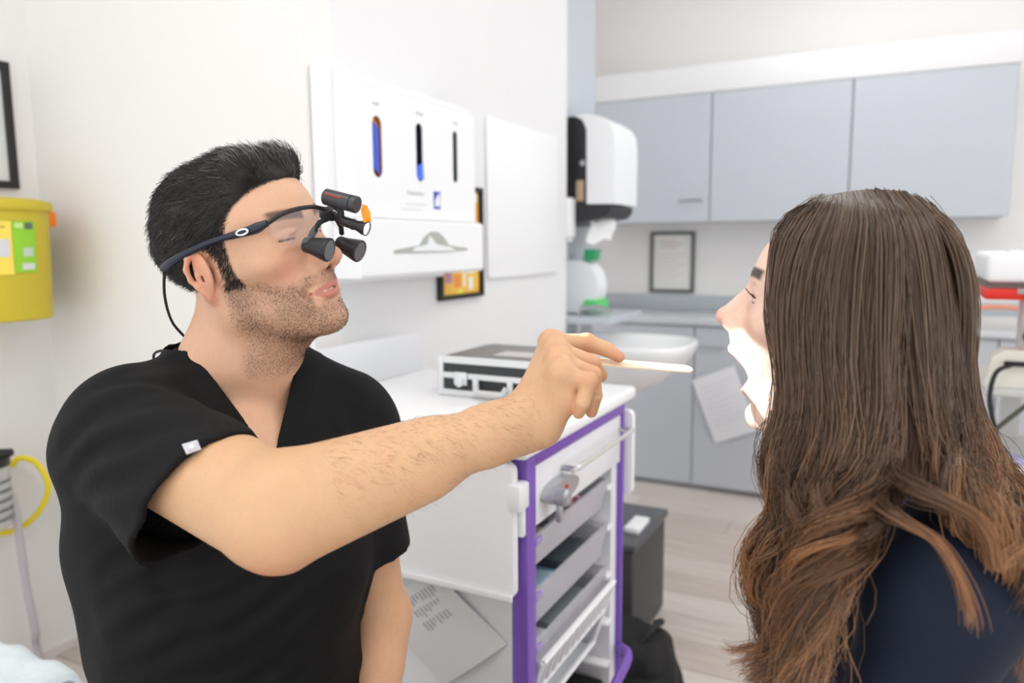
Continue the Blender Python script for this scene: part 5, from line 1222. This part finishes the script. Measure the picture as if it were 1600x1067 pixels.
for s in (1, -1):
    ft2.cap((s*.07, 0, -.02), (s*.15, 0, -.02), .035, .035, .03); ft2.cap((s*.16, 0, -.03), (s*.17, .06, -.28), .034, .03, .02)
Vt, Ft = ft2.mesh(); pV.append(TW.w(Vt)); pF.append(Ft); pC.append(skin_cols(Vt, S(238, 200, 180), 31))
# forearms and hands resting on her lap, below the picture
for s in (1, -1):
    e_, w_ = V3(s*.175, .06, -.29), V3(s*.06, .27, -.40)
    fz = Field(np.minimum(e_, w_)-.13, np.maximum(e_, w_)+.13, .005); fz.cap(e_, w_, .036, .024, .01); dd = (w_-e_)/np.linalg.norm(w_-e_); fz.cap(w_, w_+dd*.07, .022, .026, .02)
    for q in range(4): fz.cap(w_+dd*.07+V3(.0, 0, .022-.015*q), w_+dd*(.14-.01*abs(q-1))+V3(0, 0, .022-.016*q), .009, .007, .003)
    fz.cap(w_+dd*.03+V3(0, 0, .02), w_+dd*.075+V3(0, .01, .045), .010, .008, .005)
    a, b = fz.mesh(); pV.append(TW.w(a)); pF.append(b); pC.append(skin_cols(a, S(238, 200, 180), 33))
V_, F_, C_ = join(pV, pF, pC); np_mesh('body', V_, F_, SKIN, wom, C_)
# eyelashes of the visible eye
ls_ = []
for i in range(22):
    u = i/21; p0 = V3(-(.023+.021*u), .0905-.008*u**2, .0168+.0034*math.sqrt(max(0, 1-((.023+.021*u-.034)/.0115)**2))); d0 = V3(-.25-.5*u, .9, .25); d0 /= np.linalg.norm(d0)
    ls_.append(np.array([p0+d0*.011*t+V3(0, 0, .004*t*t) for t in np.linspace(0, 1, 5)]))
ls_ = np.array(ls_); strand_mesh('eyelashes', HF.w(ls_.reshape(-1, 3)).reshape(ls_.shape), np.tile(np.linspace(.00045, .00012, 5), (22, 1)), np.tile(np.array(S(30, 22, 20)[:3]), (22, 1)), HAIRS, wom)['kind'] = 'stuff'
# navy top
NAVY = mat('navy_cloth', S(19, 28, 46), .7, noise=.15, nscale=30, bump=.3, bscale=1200, spec=.3)
fn_ = Field((-.27, -.19, -.60), (.27, .20, .09), .0045)
fn_.ell((0, .005, -.13), (.155, .100, .17)); fn_.ell((0, .01, -.34), (.145, .105, .2), .06); fn_.ell((0, .01, -.50), (.165, .12, .13), .05)
fn_.ell((.05, .06, -.17), (.07, .06, .08), .05); fn_.ell((-.05, .06, -.17), (.07, .06, .08), .05)
for s in (1, -1):
    fn_.cap(TW.l(NBW)+V3(s*.03, -.01, -.04), (s*.145, -.002, -.01), .035, .052, .05); fn_.ell((s*.163, .0, -.012), (.058, .062, .060), .03)
    fn_.cap((s*.165, .002, -.02), (s*.178, .055, -.28), .056, .047, .03); fn_.cap((s*.178, .055, -.28), (s*.15, .11, -.32), .046, .042, .02)
fn_.cap(TW.l(NBW)+V3(0, -.01, -.03), TW.l(NBW)+V3(0, -.015, .005), .062, .058, .03)
fn_.add(lambda X, Y, Z: .0028*np.sin(60*Z+26*Y+20*X)*np.exp(-((Y-.045)/.03)**2)*np.exp(-((np.abs(X)-.17)/.05)**2)*np.exp(-((Z+.16)/.1)**2)+.002*np.sin(38*Z-30*Y+5)*np.exp(-((Z+.3)/.15)**2))
fn_.plane(TW.l(NBW)+V3(0, 0, .004), (0, -.25, 1)); fn_.plane((0, 0, -.585), (0, 0, -1))
Vn, Fn = fn_.mesh(); Vn = relax(Vn, Fn, 2, .5); np_mesh('navy_top', TW.w(Vn), Fn, NAVY, wom)
# lower body, below the picture
fp = Field((-.26, -.20, -1.02), (.26, .62, -.46), .010); zf = TW.l((0, 0, 0))[2]
fp.ell((0, .0, -.55), (.18, .14, .11), .05)
for s in (1, -1): fp.cap((s*.085, .02, -.55), (s*.08+.10, .36, -.54), .085, .062, .04); fp.cap((s*.08+.10, .36, -.54), (s*.08+.10, .30, zf+.09), .06, .048, .03)
Vp, Fp = fp.mesh(); np_mesh('trousers', TW.w(Vp), Fp, mat('trouser_dark', S(30, 32, 40), .8), wom)
for s in (1, -1):
    xs = s*.08+.10; fq = Field((xs-.06, .2, zf-.01), (xs+.06, .5, zf+.13), .004); fq.cap((xs, .27, zf+.04), (xs, .41, zf+.03), .036, .03, .02); fq.cap((xs, .28, zf+.05), (xs, .29, zf+.11), .036, .036, .03); fq.plane((0, 0, zf+.002), (0, 0, -1))
    Vq, Fq = fq.mesh(); np_mesh('shoe', TW.w(Vq), Fq, MATS['shoe_black'], wom)
# blue lanyard
MB().tube(spline([P(1300, 770, .70), P(1282, 800, .69), P(1268, 815, .69), P(1225, 900, .72), P(1190, 990, .77)], 30), .004, 8).build('lanyard', mat('lanyard_blue', S(62, 66, 170), .6), wom)
# ---- long hair
GD = [
 [(1270, 312, 0.800), (1258, 318, .768), (1214, 350, .765), (1203, 420, .770), (1196, 500, .768), (1212, 580, .765), (1204, 660, .760), (1187, 740, .750), (1203, 800, .738), (1178, 855, .732), (1172, 915, .730), (1202, 970, .730), (1190, 1030, .735), (1140, 1050, .745)],
 [(1290, 306, 0.800), (1280, 318, .735), (1243, 380, .725), (1226, 470, .725), (1230, 560, .722), (1234, 650, .720), (1214, 730, .715), (1236, 795, .705), (1210, 860, .700), (1218, 930, .700), (1228, 990, .700), (1200, 1050, .700), (1160, 1075, .705)],
 [(1312, 301, 0.800), (1310, 328, .715), (1284, 420, .705), (1275, 520, .700), (1280, 620, .695), (1288, 700, .690), (1270, 780, .680), (1280, 850, .672), (1246, 930, .670), (1244, 1010, .670), (1225, 1090, .675)],
 [(1335, 298, 0.800), (1345, 338, .700), (1334, 440, .690), (1330, 560, .685), (1335, 660, .675), (1328, 750, .660), (1300, 830, .645), (1268, 900, .645), (1262, 980, .650), (1250, 1080, .655)],
 [(1362, 296, 0.800), (1387, 342, .695), (1390, 450, .685), (1390, 570, .680), (1394, 670, .662), (1380, 760, .635), (1340, 815, .620), (1300, 870, .620), (1275, 940, .630), (1262, 1040, .640)],
 [(1390, 297, 0.800), (1425, 350, .700), (1440, 460, .690), (1445, 580, .685), (1452, 670, .668), (1474, 740, .635), (1512, 795, .612), (1555, 845, .600), (1592, 900, .598), (1625, 970, .598)],
 [(1415, 301, 0.795), (1460, 358, .715), (1480, 470, .705), (1488, 590, .700), (1499, 690, .690), (1522, 760, .660), (1560, 820, .635), (1602, 880, .620), (1645, 940, .612), (1690, 1010, .610)],
 [(1440, 310, 0.790), (1486, 366, .742), (1507, 470, .738), (1511, 590, .734), (1523, 680, .728), (1548, 760, .710), (1582, 830, .680), (1620, 900, .660), (1660, 980, .655)],
 [(1458, 322, 0.785), (1498, 372, .768), (1518, 455, .770), (1516, 570, .770), (1530, 660, .772), (1562, 740, .790), (1607, 820, .770), (1650, 900, .755), (1700, 1000, .750)]]
for g in GD:      # the parting lies on the middle plane of her head
    rr_ = ray(g[0][0], g[0][1]); dd_ = float(np.dot(HF.t-CO, HF.R[:, 0])/np.dot(rr_, HF.R[:, 0])); g[0] = (g[0][0], g[0][1], min(max(dd_, .70), .90))
NV = 24
GW = np.array([[P(*q) for q in spline(g, NV)] for g in GD])               # (guides, NV, 3) world
hc_w = HF.w((0, -.005, .02))
def guide_at(u):
    """u in 0..n-1 array -> (N,NV,3), smooth across guides"""
    k = len(GW); p = np.concatenate([2*GW[:1]-GW[1:2], GW, 2*GW[-1:]-GW[-2:-1]]); u = np.clip(u, 0, k-1-1e-6); i = u.astype(int); t = (u-i)[:, None, None]
    a, b, c, d = p[i], p[i+1], p[i+2], p[i+3]
    return .5*((2*b)+(-a+c)*t+(2*a-5*b+4*c-d)*t*t+(-a+3*b-3*c+d)*t**3)
def mirror(p): n = HF.R[:, 0]; return p-2*np.sum((p-HF.t)*n, -1, keepdims=True)*n
HB2 = mat('brown_hair_base', S(66, 51, 42), 1., spec=0.)
def inward(p, amt):
    """towards the middle of the hair volume at that height"""
    c = hc_w+0*p; v = np.linspace(0, 1, p.shape[1])[None, :, None]; c = c+(TW.w((0, -.02, -.10))-hc_w)*np.clip(v*1.6-.25, 0, 1)
    d = c-p; d[..., 2] *= .35; d /= np.linalg.norm(d, axis=-1, keepdims=True)+1e-9; return p+d*amt
def shell(us_, v0, v1, side):
    full = guide_at(us_); sh_ = inward(full, .013); sh_[:, :2] = full[:, :2]*.5+sh_[:, :2]*.5; sh_ = sh_[:, v0:v1]
    if side: sh_ = mirror(sh_)
    mb = MB(); mb.grid(sh_); return mb.build('hair', HB2, wom, smooth=180)
for side in (0, 1):
    shell(np.linspace(0, len(GW)-1, 41), 0, 15, side); shell(np.linspace(0, 4.0, 20), 14, 20, side); shell(np.linspace(5.0, len(GW)-1, 18), 14, 21, side)
# strands: clumped, wavy towards the ends
rg = np.random.default_rng(77)
def make_hair(N, ulo, uhi, depth, seed, wave=1., mir=False):
    rg = np.random.default_rng(seed); NC = max(40, N//34); uc = rg.uniform(ulo, uhi, NC); own = rg.integers(0, NC, N)
    
    if uhi > 6: uc = np.where((uc > 4.0) & (uc <= 4.5), 4.0-.4*rg.random(NC), np.where((uc > 4.5) & (uc < 5.0), 5.0+.4*rg.random(NC), uc)); uc0 = uc
    u0 = np.clip(uc[own]+rg.normal(size=N)*.38, ulo, uhi); v = np.linspace(0, 1, NV)
    cl = sstep(.10, .62, v)[None, :, None]*.93
    base = guide_at(u0)*(1-cl)+guide_at(uc[own])*cl
    dep = (rg.random(N)**1.3*depth)[:, None, None]; base = inward(base, dep)
    t = np.gradient(base, axis=1); t /= np.linalg.norm(t, axis=2, keepdims=True)+1e-9
    vd = base-CO; vd /= np.linalg.norm(vd, axis=2, keepdims=True); lat = np.cross(t, vd); lat /= np.linalg.norm(lat, axis=2, keepdims=True)+1e-9; dp = np.cross(lat, t)
    ph = rg.uniform(0, 6.28, NC)[own][:, None]; fr_ = rg.uniform(1.8, 3.2, NC)[own][:, None]; am = (wave*rg.uniform(.006, .022, NC)[own])[:, None]*sstep(.30, .75, v)[None, :]
    off = lat*(am*np.sin(6.28*fr_*v[None, :]+ph))[..., None]+dp*(am*.8*np.cos(6.28*fr_*v[None, :]+ph))[..., None]
    j = rg.normal(size=(N, 2))*.0030; j2 = rg.normal(size=(N, 2))*.0045*np.where(rg.random((N, 1)) < .06, 4, 1)
    sp = sstep(.02, .2, v)[None, :, None]
    off = off+sp*(lat*(j[:, :1, None]+j2[:, :1, None]*v[None, :, None]**2)+dp*(j[:, 1:, None]+j2[:, 1:, None]*v[None, :, None]**2))
    fz = rg.normal(size=(N, 1))*.0025*(rg.random((N, 1)) < .25); off = off+lat*(fz*np.sin(9*v[None, :]+rg.uniform(0, 6, (N, 1))))[..., None]
    pts = base+off
    end = rg.uniform(.86, 1., N); vi = v[None, :]*end[:, None]*(NV-1); i = np.minimum(vi.astype(int), NV-2); f_ = (vi-i)[..., None]
    ar = np.arange(N)[:, None]; pts = pts[ar, i]*(1-f_)+pts[ar, i+1]*f_
    if mir: pts = mirror(pts)
    cc = rg.random(NC)[own]; c0 = np.array(S(66, 53, 44)[:3]); c1 = np.array(S(126, 101, 82)[:3]); c2 = np.array(S(188, 134, 90)[:3])
    root = c0+(c1-c0)*(.25+.75*rg.random(N))[:, None]*(.4+.6*cc[:, None]); tipc = c0*.9+(c2-c0*.9)*(cc**1.3)[:, None]*(.8+.4*rg.random(N))[:, None]
    w_ = sstep(.30, .85, v)[None, :, None]; col = root[:, None]*(1-w_)+tipc[:, None]*w_
    rad = rg.uniform(.00032, .00060, N)[:, None]*(1-.55*v**3)[None, :]
    return pts, rad, col
HAIRW = mat('brown_hair', (1, 1, 1, 1), .34, attr='Col', spec=.6)
p1 = make_hair(7200, 0, len(GW)-1, .016, 101); strand_mesh('hair_strands', *p1, HAIRW, wom)['kind'] = 'stuff'
p2 = make_hair(1300, 0, len(GW)-1, .012, 202, wave=.35, mir=True); strand_mesh('hair_strands', *p2, HAIRW, wom)['kind'] = 'stuff'

# single locks lying over the shoulder and curling at the front
def lock(pts, n, spread, seed, c_a, c_b):
    rg = np.random.default_rng(seed); base = np.array([P(*q) for q in spline(pts, NV)]); t = np.gradient(base, axis=0); t /= np.linalg.norm(t, axis=1, keepdims=True)
    a_ = rg.uniform(0, 6.28, n); r_ = spread*np.abs(rg.normal(size=n))*.75; l_ = np.cross(t, [.2, .3, .93]); l_ /= np.linalg.norm(l_, axis=1, keepdims=True); d_ = np.cross(t, l_)
    v = np.linspace(0, 1, NV); env = (1.6-1.0*sstep(0, .45, v))*(1-.45*v**2); tw = a_[:, None]+1.6*v[None, :]+.5*np.sin(5*v[None, :]+rg.uniform(0, 6, (n, 1)))
    pts_ = base[None]+(r_[:, None]*env)[..., None]*(np.cos(tw)[..., None]*l_[None]*1.5+np.sin(tw)[..., None]*d_[None]*.7)+rg.normal(size=(n, 1, 3))*.0035*v[None, :, None]**2
    inn = (1-sstep(0, .28, v))*.026; vd = pts_-CO; vd /= np.linalg.norm(vd, axis=2, keepdims=True); pts_ = pts_+vd*inn[None, :, None]       # the start sinks into the hair
    end = rg.uniform(.72, 1., n); vi = v[None, :]*end[:, None]*(NV-1); i = np.minimum(vi.astype(int), NV-2); f_ = (vi-i)[..., None]; ar = np.arange(n)[:, None]; pts_ = pts_[ar, i]*(1-f_)+pts_[ar, i+1]*f_
    f_ = rg.random(n)[:, None, None]; w_ = sstep(.1, .7, v)[None, :, None]; c0 = np.array(S(84, 62, 48)[:3]); col = c0*(1-w_)+(np.array(c_a[:3])*(1-f_)+np.array(c_b[:3])*f_)*w_
    return pts_, rg.uniform(.00022, .00042, n)[:, None]*(1-.6*v**3)[None], col
CA, CB, CD = S(112, 80, 57), S(186, 130, 86), S(68, 49, 39)
LK = [([(1420, 700, .645), (1425, 760, .600), (1470, 782, .585), (1520, 806, .578), (1546, 845, .575), (1552, 885, .575), (1575, 868, .578), (1605, 848, .585)], 190, .008, CA, CB),
      ([(1390, 720, .645), (1385, 790, .605), (1420, 818, .590), (1465, 845, .578), (1497, 895, .570), (1514, 945, .568), (1518, 985, .568)], 110, .006, CA, CB),
      ([(1400, 740, .64), (1375, 815, .605), (1330, 850, .612), (1295, 905, .622), (1275, 960, .63)], 110, .006, CD, CA),
      ([(1236, 560, .750), (1222, 650, .745), (1190, 730, .735), (1206, 800, .722), (1168, 850, .715), (1166, 900, .712), (1196, 945, .710), (1214, 985, .712), (1180, 1025, .72), (1132, 1040, .73)], 150, .006, CA, CB),
      ([(1250, 600, .72), (1228, 700, .708), (1232, 770, .696), (1222, 850, .690), (1178, 880, .700), (1172, 930, .705), (1210, 960, .70), (1205, 1000, .70), (1150, 1015, .715), (1128, 1010, .72)], 120, .006, CA, CB),
      ([(1262, 640, .700), (1272, 720, .688), (1246, 790, .676), (1262, 850, .666), (1226, 890, .668), (1206, 940, .676), (1236, 985, .672), (1228, 1030, .676), (1190, 1060, .685)], 190, .008, CD, CB),
      ([(1330, 640, .672), (1322, 720, .655), (1285, 770, .648), (1290, 830, .642), (1252, 880, .648), (1232, 930, .655), (1258, 980, .652), (1240, 1030, .655), (1215, 1070, .66)], 140, .008, CA, CB),
      ([(1238, 560, .715), (1250, 650, .705), (1232, 740, .694), (1210, 800, .700), (1232, 860, .695), (1198, 920, .70), (1180, 980, .705), (1205, 1030, .70)], 110, .007, CD, CA),
      ([(1480, 600, .70), (1496, 700, .685), (1512, 770, .645), (1556, 815, .622), (1580, 865, .610), (1612, 905, .605)], 110, .008, CD, CA),
      ([(1505, 640, .725), (1525, 720, .705), (1562, 780, .680), (1592, 850, .655), (1580, 930, .640), (1598, 1000, .64), (1590, 1070, .64)], 130, .009, CD, CB)]
for i, (p, n, sp_, ca_, cb_) in enumerate(LK):
    strand_mesh('lock', *lock(p, n, sp_, 300+i, ca_, cb_), HAIRW, wom)['kind'] = 'stuff'
# ================================================================ seats (just below the picture)
def stool(name, label, fr, zs, seat_m):
    c = fr.w((0, .02, 0)); t = thing(name, label, 'stool', (c[0], c[1], 0))
    MB().lathe([(.17, 0), (.185, .012), (.188, .035), (.175, .052), (.10, .058), (.01, .058)], (c[0], c[1], zs-.058), n=36).build('seat', seat_m, t)
    MB().lathe([(.025, 0), (.025, zs-.058-.09)], (c[0], c[1], .09), n=16).build('column', CHR, t)
    for k in range(5):
        a = k*2*math.pi/5; e = V3(c[0]+.24*math.cos(a), c[1]+.24*math.sin(a), .062); b_ = MB().tube([(c[0], c[1], .10), tuple(e)], [.018, .012], 8).build('leg', CHR, t)
        MB().lathe([(.02, 0), (.026, .004), (.026, .02), (.02, .024)], e+V3(0, -.012, -.034), (0, 1, 0), n=14).build('castor', PLBM, b_)
zm = TM.w((0, 0, -.70))[2]+.035; zw = TW.w((0, 0, -.66))[2]+.03
stool('swivel_stool', 'black swivel stool beneath the man in scrubs', TM, zm, PLBM); stool('swivel_stool', 'grey swivel stool beneath the woman in the navy top', TW, zw, mat('seat_grey', S(120, 124, 130), .6))
